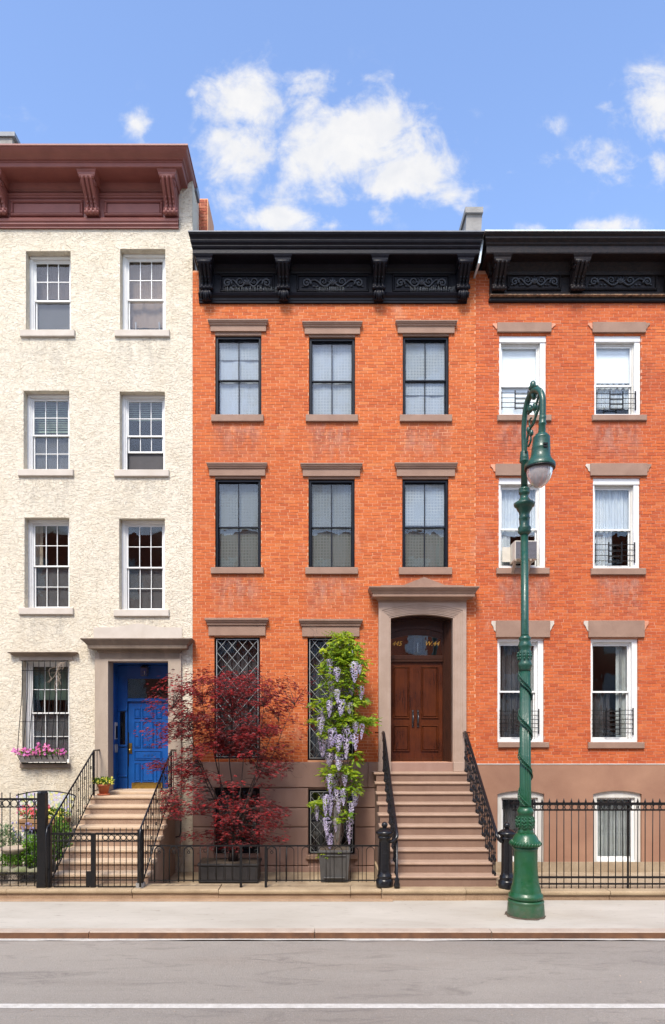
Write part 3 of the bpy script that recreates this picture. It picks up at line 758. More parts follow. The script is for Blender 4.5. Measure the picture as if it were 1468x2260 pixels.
# the frieze plane is set back: panels
def panel(parent, x0, x1, z0, z1, y, mat, w=.05, name='panel'):
    mb = MB()
    for (a, b, c, d) in ((x0, x1, z0, z0+w), (x0, x1, z1-w, z1), (x0, x0+w, z0+w, z1-w), (x1-w, x1, z0+w, z1-w)):
        mb.bbox(a, b, y-.05, y, c, d, .022)
    mb.bbox(x0+w+.01, x1-w-.01, y-.018, y, z0+w+.01, z1-w-.01, .012)
    return mb.build(name, mat, parent)
def bracket(parent, xc, w, ztop, zmid, zbot, otop, obot, mat, drop=0.0, capw=.06, ncoil=3, wcap=None):
    """scrolled console bracket: cap block, S profiled body with ribs, volutes at the sides and a leaf drop"""
    mb = MB(); H = ztop-zbot; caph = .13
    mb.mould([(0, ztop-caph), (otop+.01, ztop-caph), (otop+.025, ztop-caph*.7), (otop+.03, ztop-caph*.45), (otop+.05, ztop-caph*.2), (otop+.06, ztop), (0, ztop)], xc-w/2-.01, xc+w/2+.01, 0, lambda o: max(0, (o-otop+.01)*.9))
    zt = ztop-caph; fr = []
    n = 18
    for i in range(n+1):
        t = i/n; z = zt - (zt-zbot)*t
        o = obot + (otop-obot)*(1-t)**1.6 + .035*math.sin(t*math.pi*2.2+.4)*(1 if t < .9 else .6)
        if t > .82: o += .05*math.sin((t-.82)/.18*math.pi)
        fr.append((o, z))
    poly = [(0, zt)] + [(-o, z) for o, z in fr] + [(0, zbot)]
    mb.prism_x(poly, xc-w/2, xc+w/2)
    for k in range(ncoil):
        xx = xc + (k-(ncoil-1)/2)*w/(ncoil)*.98
        mb.tube([(xx, -o-.004, z) for o, z in fr], w/(ncoil*2.35), 6)
    # cross bands with curled ends
    for t in (.02, .80, .97):
        i = int(t*n); o, z = fr[i]; rr = .045 if t < .5 else .036
        mb.lathe_x(xc-w/2-.02, xc+w/2+.02, -o+.01, z, rr)
    # side volutes
    for sx_ in (-1, 1):
        xs_ = xc + sx_*(w/2+.004)
        for (t, r0) in ((.14, .085), (.86, .05)):
            i = int(t*n); o, z = fr[i]; cy = -o+r0*.9
            pts = [(xs_, cy + (r0*(1-.8*q/18))*math.cos(q*.55), z + (r0*(1-.8*q/18))*math.sin(q*.55)) for q in range(19)]
            mb.tube(pts, .014, 5)
    # acanthus leaves on the front lower half
    for t in (.45, .6, .72):
        i = int(t*n); o, z = fr[i]
        for q in (-1, 0, 1):
            mb.sphere((xc+q*w*.28, -o-.015, z), .035, 8, 6, (.8, .7, 1.7))
    if drop:
        for q in (-1, -.4, .4, 1):
            mb.tube([(xc+q*w*.18, -obot+.01, zbot+.02), (xc+q*w*.36, -obot-.05, zbot-drop*.4), (xc+q*w*.44, -obot-.01, zbot-drop*(.95-.25*abs(q)))], [.035, .042, .010], 6)
        mb.tube([(xc, -obot, zbot+.02), (xc, -obot-.06, zbot-drop*.4), (xc, -obot-.02, zbot-drop)], [.035, .04, .008], 6)
        mb.box(xc-w*.4, xc+w*.4, -obot+.02, 0, zbot-drop*.75, zbot)
    return mb.build('bracket', mat, parent)
def lathe_x(s, x0, x1, cy, cz, r, n=10):
    vs = []
    for xx, rr in ((x0, r*.8), (x0+.012, r), (x1-.012, r), (x1, r*.8)):
        for i in range(n):
            a = 2*math.pi*i/n; vs.append((xx, cy+rr*math.cos(a), cz+rr*math.sin(a)))
    fs = [(j*n+i, j*n+(i+1) % n, (j+1)*n+(i+1) % n, (j+1)*n+i) for j in range(3) for i in range(n)]
    fs += [tuple(reversed(range(n))), tuple(3*n+i for i in range(n))]
    return s.add(vs, fs, True)
MB.lathe_x = lathe_x
for xc in (-7.03, -5.02, -3.30): bracket(cornice_L, xc, .28, 14.965, 14.3, 14.28, .50, .13, M['maroon'], ncoil=3)
panel(cornice_L, PX(26), PX(186), PZ(482), PZ(447), -.05, M['maroon'], .055)
panel(cornice_L, PX(232), PX(361), PZ(482), PZ(447), -.05, M['maroon'], .055)
panel(cornice_L, -8.5, PX(-14), PZ(482), PZ(447), -.05, M['maroon'], .055)
# grey coping block and flue seen at the roof edges
MB().box(-3.02, -2.80, .25, .62, 15.10, 15.30).build('parapet_cap', M['steel_cap'], left_house)
ch = MB().box(-8.4, -7.36, 1.2, 2.6, 15.0, 17.1).build('chimney', M['grey_stone'], left_house)
MB().box(-8.45, -7.28, 1.15, 2.65, 17.1, 17.2).build('chimney_cap', M['steel_cap'], ch)
MB().prism_y([(-7.36, 15.0), (-7.0, 15.0), (-7.12, 16.55), (-7.36, 16.75)], 1.3, 2.4).build('vent_hood', M['steel_cap'], ch)

def stucco_window(o, kind):
    x0, x1, z0, z1 = o; yf = .20
    win = frame_mb(MB(), x0+.002, x1-.002, z0+.002, z1-.002, yf, yf+.16, .07, .055, .05, .03)
    # head trim: a flat board under the reveal
    win.box(x0+.02, x1-.02, yf-.03, yf-.002, z1-.055, z1-.004)
    win = win.build('window', M['white'], left_house)
    ix0, ix1, iz0, iz1 = x0+.072, x1-.057, z0+.032, z1-.052
    frame_mb(MB(), ix0, ix1, iz0, iz1, yf+.03, yf+.08, .028, .028, .028, .012).build('inner_frame', M['white'], win)
    jx0, jx1, jz0, jz1 = ix0+.03, ix1-.03, iz0+.014, iz1-.03
    zm = (jz0+jz1)/2
    if kind[:2] == 'r4': zm = jz0 + (jz1-jz0)*.47
    if kind[:2] == 'r3': zm = jz0 + (jz1-jz0)*.505
    nz_lo = 1 if kind[:2] == 'r4' else 2
    sash(win, jx0, jx1, zm-.015, jz1, yf+.05, M['white'], .03, .03, .03, 3, 2, .015)
    if kind == 'r3b':
        sash(win, jx0+.004, jx1-.004, jz0+.45, zm+.018, yf+.088, M['white'], .03, .03, .035, 3, 1, .013)
        MB().box(jx0, jx1, yf+.135, yf+.14, jz0, jz0+.45).build('insect_screen', M['screen'], win)
    else:
        sash(win, jx0+.004, jx1-.004, jz0, zm+.018, yf+.088, M['white'], .03, .03, .035, 1 if kind[:2] == 'r4' else 3, nz_lo, .013)
        if kind != 'r4b': MB().box(jx0, jx1, yf+.145, yf+.15, jz0, zm).build('insect_screen', M['screen'], win)
    # sill
    s = .13 if kind != 'r1' else .07
    return win
for k, o in L_win.items():
    if k == 'r1': continue
    win = stucco_window(o, 'r4b' if k == 'r4b' else ('r4' if k[:2] == 'r4' else ('r3b' if k == 'r3b' else k[:2])))
    x0, x1, z0, z1 = o
    MB().bbox(x0-.11, x1+.10, -.06, .3, z0-.15, z0-.001, .012).build('sill', M['sill'], win)
    if k == 'r4a': cloth_mb(x0+.05, x1-.05, z0+.95, z1, .42, .012, 6).build('blind', M['dark_blind'], win)
    if k == 'r4b': cloth_mb(x0+.05, x1-.05, z0+.30, z1, .42, .012, 6).build('blind', M['brown_blind'], win)
    if k == 'r4b':
        g = MB(); g.tube([(x0+.25, .37, z0+.40), (x0+.25, .37, z0+.18), (x1-.22, .37, z0+.18), (x1-.22, .37, z0+.40)], .018, 6); g.build('bracket_rail', M['grey_metal'], win)
    if k in ('r3a',): blind_mb(x0+.08, x1-.08, z0+1.02, z1-.05, .42).build('blind', M['green_blind'], win)
    if k in ('r3b',):
        blind_mb(x0+.08, x1-.08, z0+1.28, z1-.05, .42).build('blind', M['green_blind'], win)
        g = MB(); rr = random.Random(3)
        for q in range(9):
            bx = x0+.16+q*.075; g.lathe(bx, .40, [(.02, z0+.04), (.024, z0+.10), (.010, z0+.13), (.012, z0+.15)], 8)
        for q in range(14):
            g.tube([(x1-.3, .40, z0+.1), (x1-.3+rr.uniform(-.1, .1), .40, z0+.25), (x1-.3+rr.uniform(-.2, .2), .4, z0+.42)], [.006, .006, .003], 4)
        g.build('sill_ornaments', M['terracotta'], win)
    if k in ('r2a',): cloth_mb(x0+.09, x0+.24, z0, z1, .42, .02, 20, 20).build('curtain', M['board'], win)

# ground floor window with hood, belly guard and flower trough
x0, x1, z0, z1 = L_win['r1']
w1 = stucco_window(L_win['r1'], 'r1')
MB().box(x0+.08, x1-.08, .42, .43, z0+1.42, z1-.06).build('shade', M['shade_green'], w1)
MB().bbox(x0-.03, x1+.03, -.07, .3, z0-.10, z0-.001, .01).build('sill', M['limestone_dark'], w1)
MB().bbox(x0-.06, x1+.09, -.02, .2, z1+.0015, z1+.11, .008).build('lintel', M['limestone'], w1)
MB().mould([(0, z1+.10), (.06, z1+.10), (.10, z1+.14), (.15, z1+.155), (.16, z1+.175), (0, z1+.185)], x0-.12, x1+.06, .05, lambda o: o*.9).build('hood', M['limestone_dark'], w1)
gd = MB().box(x0, x1, -.075, -.055, z1-.02, z1-.005)
guard = gd.build('window_guard', M['iron'], left_house)
nb = 9
def belly(t):  # out, z along a bar
    zt, zb = z1+.0, z0+.015
    z = zt+(zb-zt)*t
    o = .07 + (.24*(math.sin((t-.25)/.75*math.pi*.5)**1.5) if t > .25 else 0)
    if t > .90: o = .31 - .24*((t-.90)/.10)**2
    return o, z
def bar_pts(xx):
    return [(xx, -belly(i/26)[0], belly(i/26)[1]) for i in range(27)]
barmesh = MB().tube(bar_pts(0), .0085, 5).mesh('bar', M['iron'])
for i in range(nb):
    xx = x0+.03+(x1-x0-.06)*i/(nb-1)
    link(barmesh, 'bar', guard, (xx, 0, 0))
for t in (.10, .60, .93):
    o_, z_ = belly(t)
    gb = MB().box(x0+.02, x1-.02, -o_-.012, -o_+.0, z_-.006, z_+.006)
    gb.box(x0+.02, x0+.03, -o_+.001, 0, z_-.005, z_+.005); gb.box(x1-.03, x1-.02, -o_+.001, 0, z_-.005, z_+.005)
    gb.build('cross_bar', M['iron'], guard)
MB().box(x0+.02, x1-.02, -.09, -.06, z0+.0, z0+.02).build('bottom_rail', M['iron'], guard)

# ---- door surround, hood, blue entrance
ent = MB()
ent.box(PX(212), L_door[0], -.085, .3, 1.6, 4.565); ent.box(L_door[1], PX(401), -.085, .3, 1.6, 4.565)
ent.box(PX(212), PX(401), -.0845, .3, 4.566, 4.70)
ent.box(L_door[0]-.005, L_door[1]+.005, -.0835, .3, 4.52, 4.5655)
surround = ent.build('door_surround', M['limestone'], left_house)
MB().box(PX(214), PX(399), -.075, -.0, .3, 1.6).build('pedestal', M['limestone'], surround)
MB().mould([(0, 4.58), (.095, 4.58), (.10, 4.70), (.13, 4.72), (.13, 4.755), (.27, 4.78), (.28, 4.85), (.30, 4.87), (.35, 4.93), (.385, 4.965), (.39, 4.985), (0, 5.02)], -4.86, -3.14, .0, lambda o: max(0, o-.08)*1.1).build('hood', M['limestone_dark'], surround)
cap = MB().prism_y([(PX(207), 5.015), (PX(402), 5.015), (PX(402), 5.27), (PX(352), 5.28), (PX(305), 5.36), (PX(256), 5.28), (PX(207), 5.27)], -.018, .02)
cap.build('hood_block', M['sill'], surround)
# blue lining
bl = MB()
a, b = L_door[0], L_door[1]
bl.box(a-.10, a-.001, .30, .70, 1.6, 4.6); bl.box(b+.001, b+.10, .30, .70, 1.6, 4.6)
bl.box(a, b, .301, .70, 4.50, 4.6)
bl.box(a, a+.22, .66, .70, 1.62, 2.10); bl.box(a, a+.045, .66, .70, 2.10, 4.49); bl.box(a+.17, a+.22, .66, .70, 2.10, 4.49)
bl.box(a+.0455, a+.1695, .66, .70, 3.44, 4.49); bl.box(a+.0455, a+.1695, .66, .70, 2.10, 2.60)
for zz in (1.92, 2.62, 3.44): bl.bbox(a+.0, a+.22, .635, .66, zz, zz+.05, .012)
bl.box(a+.2205, b, .661, .70, 4.19, 4.49); bl.bbox(a+.2205, b, .62, .70, 3.66, 3.735, .012)
for (c, d) in ((1.7, 1.88), (2.0, 2.55), (2.7, 3.35), (3.5, 4.3)):  # jamb panels
    for q in (.34, .58): bl.box(a-.0005, a+.014, q, q+.02, c, d)
    bl.box(a-.0005, a+.013, .36, .58, d-.02, d); bl.box(a-.0005, a+.013, .36, .58, c, c+.02)
blue_frame = bl.build('door_frame', M['blue'], left_house)
MB().box(a+.0455, a+.1695, .682, .688, 2.6, 3.44).build('sidelight_pane', M['glass'], blue_frame)
MB().box(a+.22, b, .682, .688, 3.735, 4.19).build('transom_pane', M['glass'], blue_frame)
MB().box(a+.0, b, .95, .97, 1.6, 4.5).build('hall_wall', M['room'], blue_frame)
# carved blue door
dx0, dx1, dz0, dz1 = a+.2405, b-.10, 1.625, 3.655
def P6(px, py): return (PX(200+px/6.645, .66), PZ(1440+py/6.645, .66))
dm = MB().box(dx0, dx1, .675, .70, dz0, dz1)
def dpanel(mb, px0, px1, py0, py1, y=.675, w=.016):
    A = P6(px0, py1); B = P6(px1, py0); x0_, z0_, x1_, z1_ = A[0], A[1], B[0], B[1]
    for (p, q, r_, s_) in ((x0_, x1_, z0_, z0_+w), (x0_, x1_, z1_-w, z1_), (x0_, x0_+w, z0_+w, z1_-w), (x1_-w, x1_, z0_+w, z1_-w)):
        mb.bbox(p, q, y-.022, y, r_, s_, .007)
    mb.bbox(x0_+w+.012, x1_-w-.012, y-.012, y, z0_+w+.012, z1_-w-.012, .008)
for (q0, q1) in ((640, 730), (757, 925), (958, 1045)):
    dpanel(dm, q0, q1, 820, 965); dpanel(dm, q0, q1, 1010, 1395); dpanel(dm, q0, q1, 1620, 1900)
dpanel(dm, 640, 1045, 1440, 1575)
cxx, czz = P6(845, 1508)
for sx_ in (-1, 0, 1):
    for (r_, a0) in ((.028, 0), (.016, 2)):
        dm.tube(scroll_pts(cxx+sx_*.085, czz, r_, r_*.35, a0, a0+5.5, .655, 14), .006, 5)
cxx, czz = P6(845, 1250)
for q in range(3): dm.tube(scroll_pts(cxx+(-1)**q*.015, czz+.07-.06*q, .035, .008, 1+q, 6+q, .657, 14), .006, 5)
blue_door = dm.build('door', M['blue'], left_house)
kx0, kz0 = P6(600, 2015); kx1, kz1 = P6(1060, 1910)
MB().box(kx0, kx1, .666, .6745, kz0, kz1).build('kick_plate', M['brass'], blue_door)
hp = MB(); q0 = P6(562, 1485); q1 = P6(608, 1330); hp.bbox(q0[0], q1[0], .66, .6745, q0[1], q1[1], .004)
hp.sphere((P6(578, 1435)[0], .64, P6(578, 1435)[1]), .032, 12, 8)
hp.build('handle', M['brass'], blue_door)
q0 = P6(548, 1660); q1 = P6(560, 1170); MB().box(q0[0]-.006, q1[0], .655, .6745, q0[1], q1[1]).build('edge_strip', M['iron'], blue_door)
# bell box and directory on the blue side lining
MB().bbox(a+.0, a+.03, .40, .56, 2.50, 2.68, .006).build('bell_box', M['silver'], blue_frame)
bb = MB().box(a, a+.022, .38, .56, 2.80, 3.18); bb.build('name_panel', M['white_old'], blue_frame)
MB().box(a-.001+.022, a+.025, .42, .55, 2.82, 3.10).build('name_slots', M['iron'], bb and blue_frame)

def lantern(name, label, cx, cy, zb, zt, w, ztop):
    t = empty(name, (cx, cy, zt), label, 'lantern')
    m = MB(); m.box(cx-w/2-.006, cx+w/2+.006, cy-w/2-.006, cy+w/2+.006, zb, zb+.015)
    for sx_ in (-1, 1):
        for sy_ in (-1, 1): m.box(cx+sx_*w/2-.006, cx+sx_*w/2+.006, cy+sy_*w/2-.006, cy+sy_*w/2+.006, zb+.015, zt-.04)
    m.build('cage', M['pewter'], t)
    MB().lathe(cx, cy, [(w*.85, zt-.04), (w*.8, zt-.03), (w*.4, zt+.02), (.01, zt+.03)], 8, smooth=False).build('roof', M['pewter'], t)
    MB().box(cx-w/2+.008, cx+w/2-.008, cy-w/2+.008, cy+w/2-.008, zb+.02, zt-.042).build('glass_box', M['glass'], t)
    MB().lathe(cx, cy, [(.012, zb+.02), (.012, zb+.5*(zt-zb))], 8).build('candle', M['white'], t)
    MB().tube([(cx, cy, zt+.02), (cx, cy, ztop)], .006, 5).build('rod', M['pewter'], t)
    return t
lantern('porch_lantern', 'small square glass lantern hanging above the blue door', PX(319, .45), .45, PZ(1492, .45), PZ(1470, .45), .13, 4.5)
# house number on the right stone jamb
def text_mesh(name, txt, size, mat, loc, parent, shear=.0, ext=.004, extra=None):
    cu = bpy.data.curves.new(name, 'FONT'); cu.body = txt; cu.size = size; cu.extrude = ext; cu.shear = shear; cu.align_x = 'LEFT'
    if extra: cu.offset = extra
    ob = bpy.data.objects.new('tmp_text', cu); C.objects.link(ob)
    dg = bpy.context.evaluated_depsgraph_get(); me = bpy.data.meshes.new_from_object(ob.evaluated_get(dg)); me.name = name
    bpy.data.objects.remove(ob); me.transform(Matrix.Rotation(R(90), 4, 'X')); me.materials.clear(); me.materials.append(mat)
    return link(me, name, parent, loc)
text_mesh('house_number', '7', .20, M['iron'], (PX(381), -.09, PZ(1590)), surround, .25)
MB().sphere((PX(434), -.10, PZ(1681)), .062, 14, 10).build('round_cap', M['iron'], None) if False else None

# ---- left stoop
def stoop(parent, X0, X1, Y0, z0, tread, riser, n, mat_r, mat_t, nos, name='stoop', th=.05, overhang=.03):
    s = MB().box(X0+.01, X1-.01, Y0, -.09, -.2, z0-th).build(name, mat_r, parent)
    # landing
    r = random.Random(11)
    for i in range(n+1):
        y = Y0 - tread*i; z = z0 - riser*i
        yb = (Y0 if i else 0) if i == 0 else y+tread
        ya = y
        pr = [(yb+.0, z), (ya-nos+.015, z), (ya-nos+.003, z-.010), (ya-nos, z-th*.5), (ya-nos+.004, z-th*.85), (ya-nos+.02, z-th), (yb+.0, z-th)]
        if i == 0: pr[0] = (-.0, z); pr[-1] = (-.0, z-th)
        m = MB().prism_x(pr, X0-overhang+r.uniform(-.003, .003), X1+overhang); m.build('tread', mat_t, s)
        if i > 0: MB().box(X0, X1, ya, yb-.002, -.2, z-th-.001).build('riser', mat_r, s)
    return s
stp = stoop(left_house, -4.97, -3.20, -.45, 1.60, .30, .177, 7, M['pink_step_shaded'], M['pink_tread_lit'], .035, th=.065)
MB().bbox(-4.74, -3.30, -.12, .66, 1.602, 1.66, .01).build('threshold', M['pink_tread_lit'], stp)

# ---- railings
def flat_rail(pts, w=.035, h=.018):
    mb = MB(); return mb.tube(pts, w*.5, 6)
def left_rail(X):
    yt, zt, yb_, zb_ = -.45, 2.57, -3.02, 1.255
    root = MB().tube([(X, -.02, zt), (X, yt, zt), (X, yb_, zb_), (X, yb_-.04, zb_-.12), (X, yb_-.02, .22)], .019, 6).build('railing', M['iron_gloss'], left_house)
    dzdy = (zt-zb_)/(yt-yb_)
    low = lambda y: (1.60+.10 + (y-yt)*.177/.30)
    MB().tube([(X, -.04, 1.70), (X, yt, 1.70), (X, yb_+.1, low(yb_+.1))], .014, 6).build('lower_rail', M['iron_gloss'], root)
    for yy in (-.03, yt): MB().box(X-.016, X+.016, yy-.016, yy+.016, 1.6, zt-.01).build('post', M['iron_gloss'], root)
    n = 20
    for i in range(n):
        y = yt - (yt-yb_-.06)*(i+.7)/n; zt_ = zt+(y-yt)*dzdy; zb2 = low(y)
        m = MB()
        if i % 3 == 1:  # scrolled bar
            pts = []
            for q in range(13):
                t = q/12; pts.append((X, y+.028*math.sin(t*math.pi*2), zb2+(zt_-zb2)*t))
            m.tube(pts, .008, 5)
            m.ring_x(X, y+.03, zb2+(zt_-zb2)*.72, .03, .006); m.ring_x(X, y-.03, zb2+(zt_-zb2)*.28, .03, .006)
        else: m.tube([(X, y, zb2), (X, y, zt_)], .0095, 4, smooth=False)
        m.build('baluster', M['iron_gloss'], root)
    for y in (-.24,):
        MB().tube([(X, y, 1.7), (X, y, zt)], .009, 4).build('baluster', M['iron_gloss'], root)
    return root
def ring_x(s, cx, cy, cz, r, tr, n=12, k=4):
    vs = []
    for i in range(n):
        a = 2*math.pi*i/n
        for j in range(k):
            b = 2*math.pi*j/k; rr = r+tr*math.cos(b); vs.append((cx+tr*math.sin(b), cy+rr*math.cos(a), cz+rr*math.sin(a)))
    return s.add(vs, [(i*k+j, i*k+(j+1) % k, ((i+1) % n)*k+(j+1) % k, ((i+1) % n)*k+j) for i in range(n) for j in range(k)], True)
MB.ring_x = ring_x
left_rail(-4.88); left_rail(-3.22)
MB().tube([(-3.05, -.3, 1.05), (-3.05, -.31, .8), (-3.06, -.36, .72), (-3.14, -.4, .70)], .016, 6).build('hose_bib_pipe', M['iron'], left_house)

# ================================================================ MAIN BRICK HOUSE
MX0, MX1 = -2.848, 3.40
main_house = empty('brick_townhouse', (.3, 0, 0), 'middle orange brick townhouse with carved navy cornice, brownstone stoop and walnut double door', 'townhouse')
m_up = [op(475, 577, 740, 917), op(682, 784, 744, 917), op(889, 991, 741, 917),
        op(475, 576, 1056, 1253), op(681, 783, 1057, 1253), op(888, 990, 1057, 1253)]
m_par = [op(473, 574, 1406, 1675), op(679, 783, 1406, 1678)]
m_bas = [op(474, 573, 1739, 1885), op(681, 783, 1743, 1886)]
m_door = (1.52, 2.89, 2.10, 5.58)
zb0 = PZ(1682)
mb = MB(); wall_holes(mb, MX0, MX1, zb0, 13.15, m_up+m_par+[(m_door[0]-.1, m_door[1]+.1, zb0+.0001, m_door[3]+.1)], .0045, .30, .003)
mb.build('wall', M['mortar'], main_house)
mb = MB(); shell(mb, MX0+.004, MX1-.004, -.3, 13.2, .31, 12)
mb.add([(MX0, .31, 13.2), (MX1, .31, 13.2), (MX1, 12, 13.2), (MX0, 12, 13.2)], [(0, 1, 2, 3)])
mb.build('roof', M['roof'], main_house)
MB().box(MX0+.05, MX1-.05, 1.6, 1.7, 0, 13).build('room_dark_backing', M['room'], main_house)
cov = [(PX(835)+.0, PX(1030)-.0, 2.0, 5.8)]
brick_wall = MB().box(MX0+.01, MX1-.01, .28, .30, 13.16, 13.2).build('brick_wall', M['mortar'], main_house)
brickwork(brick_wall, MX0, MX1, zb0+.002, 13.14, m_up+m_par+[(m_door[0]-.06, m_door[1]+.06, 2.0, m_door[3]+.06)], cov, M['brick_orange'], 21)

# lintels, sills and windows
def main_window(o, lint, sill, curt, seed):
    x0, x1, z0, z1 = o; yf = .07
    w = frame_mb(MB(), x0+.002, x1-.002, z0+.002, z1-.002, yf, yf+.13, .055, .055, .06, .025)
    w.box(x0+.025, x0+.055, yf-.03, yf-.001, z0+.02, z1-.03); w.box(x1-.055, x1-.025, yf-.03, yf-.001, z0+.02, z1-.03); w.box(x0+.056, x1-.056, yf-.03, yf-.001, z1-.06, z1-.03)
    w = w.build('window', M['navy_frame'], main_house)
    jx0, jx1, jz0, jz1 = x0+.058, x1-.058, z0+.027, z1-.062; zm = jz0+(jz1-jz0)*.475
    sash(w, jx0, jx1, zm-.012, jz1, yf+.03, M['navy_frame'], .018, .02, .026, 2, 1, .022)
    sash(w, jx0+.003, jx1-.003, jz0, zm+.012, yf+.068, M['navy_frame'], .018, .02, .03, 2, 1, .022)
    cloth_mb(jx0, jx1, jz0, jz1, yf+.125, .006, 5, 30, seed).build('curtain', M[curt], w)
    if sill: MB().bbox(PX(sill[0]), PX(sill[1]), -.065, .20, PZ(sill[3]), z0-.001, .008).build('sill', M['brownstone'], w)
    if lint:
        a, b, t, m_, bt = lint
        a_, b_ = PX(a)+.055, PX(b)-.055
        MB().mould([(0, PZ(bt)), (.05, PZ(bt)), (.05, PZ(m_)), (.075, PZ(m_)+.008), (.08, PZ(m_)+.03), (.10, PZ(m_)+.045), (.115, PZ(t)-.03), (.125, PZ(t)-.025), (.125, PZ(t)), (0, PZ(t)+.01)],
                   a_, b_, .05, lambda o_: max(0, o_-.05)*.7).build('lintel', M['brownstone'], w)
        MB().box(x0+.001, x1-.001, -.004, .09, z1+.001, PZ(bt)+.01).build('lintel_soffit', M['brownstone'], w)
    return w
lints = [(460, 593, 711, 721, 733), (667, 800, 715, 725, 739), (872, 1008, 713, 723, 737), (457, 591, 1025, 1036, 1051), (663, 800, 1026, 1037, 1052), (870, 1009, 1025, 1036, 1052)]
sills = [(467, 582, 918, 932), (675, 790, 918, 932), (882, 997, 918, 932), (466, 582, 1254, 1267), (674, 790, 1254, 1268), (880, 997, 1255, 1269)]
cur = ['sheer_pale', 'sheer_pale', 'sheer_pale', 'sheer_mid', 'sheer_mid', 'sheer_mid']
for i in range(6):
    w_ = main_window(m_up[i], lints[i], sills[i], cur[i], i)
    if i in (2, 5, 0):
        a, b, c, d = m_up[i]; f_ = {2: .30, 5: .50, 0: .74}[i]
        cloth_mb(a+.06, b-.06, c+(d-c)*f_, d-.07, .17, .003, 3, 10, i).build('sky_reflection_cloth', M[{2: 'reflected_sky_sheer', 5: 'reflected_sky_sheer', 0: 'reflected_sky_sheer'}[i]], w_)  # added pale cloth stands in for sky mirrored in the glass
# parlour windows with diamond grilles
def diamond(o, yb, nx, mat, parent, name='window_grille'):
    x0, x1, z0, z1 = o; x0 += .04; x1 -= .04; z0 += .04; z1 -= .04
    g = frame_mb(MB(), x0, x1, z0, z1, yb-.012, yb+.0, .016, .016, .016, .016).build(name, mat, parent)
    px_ = (x1-x0)/nx; pz_ = px_*1.18
    sl = pz_/px_
    for sgn in (1, -1):
        c0 = -int((z1-z0)/pz_)-2
        for k in range(c0, nx+int((z1-z0)/pz_)+3):
            # x = x0 + k*px_ + sgn*(z-z0)/sl
            pts = []
            za, zc = z0, z1; xa = x0+(k+.5)*px_; xb_ = xa + sgn*(zc-za)/sl
            def clipx(xa, za, xb2, zc, lim):
                if abs(xb2-xa) < 1e-9: return None
                t = (lim-xa)/(xb2-xa); return za+(zc-za)*t
            p = [(xa, za), (xb_, zc)]
            # clip
            (ax, az), (bx, bz) = p
            for lim, cmp_ in ((x0, 1), (x1, -1)):
                ia = (ax-lim)*cmp_ >= 0; ib = (bx-lim)*cmp_ >= 0
                if not ia and not ib: ax = None; break
                if ia != ib:
                    t = (lim-ax)/(bx-ax); zz = az+(bz-az)*t
                    if ia: bx, bz = lim, zz
                    else: ax, az = lim, zz
            if ax is None or math.hypot(bx-ax, bz-az) < .06: continue
            yy = yb-.004 if sgn > 0 else yb+.008
            MB().tube([(ax, yy, az), (bx, yy, bz)], .0056, 4).build('diagonal_bar', mat, g)
    return g
def dark_window(o, yf, parent, mat, curt=None):
    x0, x1, z0, z1 = o
    w = frame_mb(MB(), x0+.002, x1-.002, z0+.002, z1-.002, yf, yf+.1, .05, .05, .05, .04).build('window', mat, parent)
    zm = (z0+z1)/2
    sash(w, x0+.053, x1-.053, zm, z1-.053, yf+.03, mat, .03, .03, .03, 1, 1, .02)
    sash(w, x0+.053, x1-.053, z0+.043, zm+.02, yf+.066, mat, .03, .03, .03, 1, 1, .02)
    if curt: cloth_mb(x0+.05, x1-.05, z0+.04, z1-.04, yf+.2, .03, 12, 40, 5).build('curtain', M[curt], w)
    return w
for i, o in enumerate(m_par):
    w = dark_window(o, .14, main_house, M['navy_frame'], 'dark_drape')
    diamond(o, .05, 4, M['silver'], main_house)
    l = [(454, 593, 1366, 1381, 1403), (660, 800, 1368, 1383, 1405)][i]
    a_, b_ = PX(l[0])+.07, PX(l[1])-.07
    MB().mould([(0, PZ(l[4])), (.05, PZ(l[4])), (.05, PZ(l[3])), (.08, PZ(l[3])+.008), (.085, PZ(l[3])+.04), (.11, PZ(l[3])+.065), (.135, PZ(l[2])-.045), (.145, PZ(l[2])-.04), (.145, PZ(l[2])), (0, PZ(l[2])+.01)],
               a_, b_, .05, lambda o_: max(0, o_-.05)*.75).build('lintel', M['brownstone'], w)
# ---- rusticated basement: stone blocks with recessed joints
bj = MB(); wall_holes(bj, MX0, MX1, -.3, zb0-.001, m_bas, .02, .30, .004)
base_wall = bj.build('basement_wall', M['brownstone_dark'], main_house)
rows = [zb0, PZ(1739), PZ(1783), PZ(1825.5), PZ(1868), PZ(1911), -.25]
rb = random.Random(8)
for r_i in range(6):
    zt_, zb_ = rows[r_i], rows[r_i+1]
    segs = [(MX0+.002, MX1-.002)]
    for (a, b, c, d) in m_bas:
        if min(zt_, d)-max(zb_, c) > .05:
            ns = []
            for s0, s1 in segs:
                if b <= s0 or a >= s1: ns.append((s0, s1)); continue
                ns.append((s0, a)); ns.append((b, s1))
            segs = ns
    for s0, s1 in segs:
        n = max(1, round((s1-s0)/ (2.1 if r_i else 2.6)))
        e = [s0+(s1-s0)*k/n for k in range(n+1)]
        if r_i == 0: e = [s0, PX(812), s1]
        for k in range(len(e)-1):
            gap = .003 if r_i == 0 else .009
            MB().bbox(e[k]+gap*.5, e[k+1]-gap*.5, -.03, .10, zb_+(.009 if r_i < 5 else 0), zt_-(.009 if r_i else .004), .014).build('stone_block', M['brownstone_dark'], base_wall)
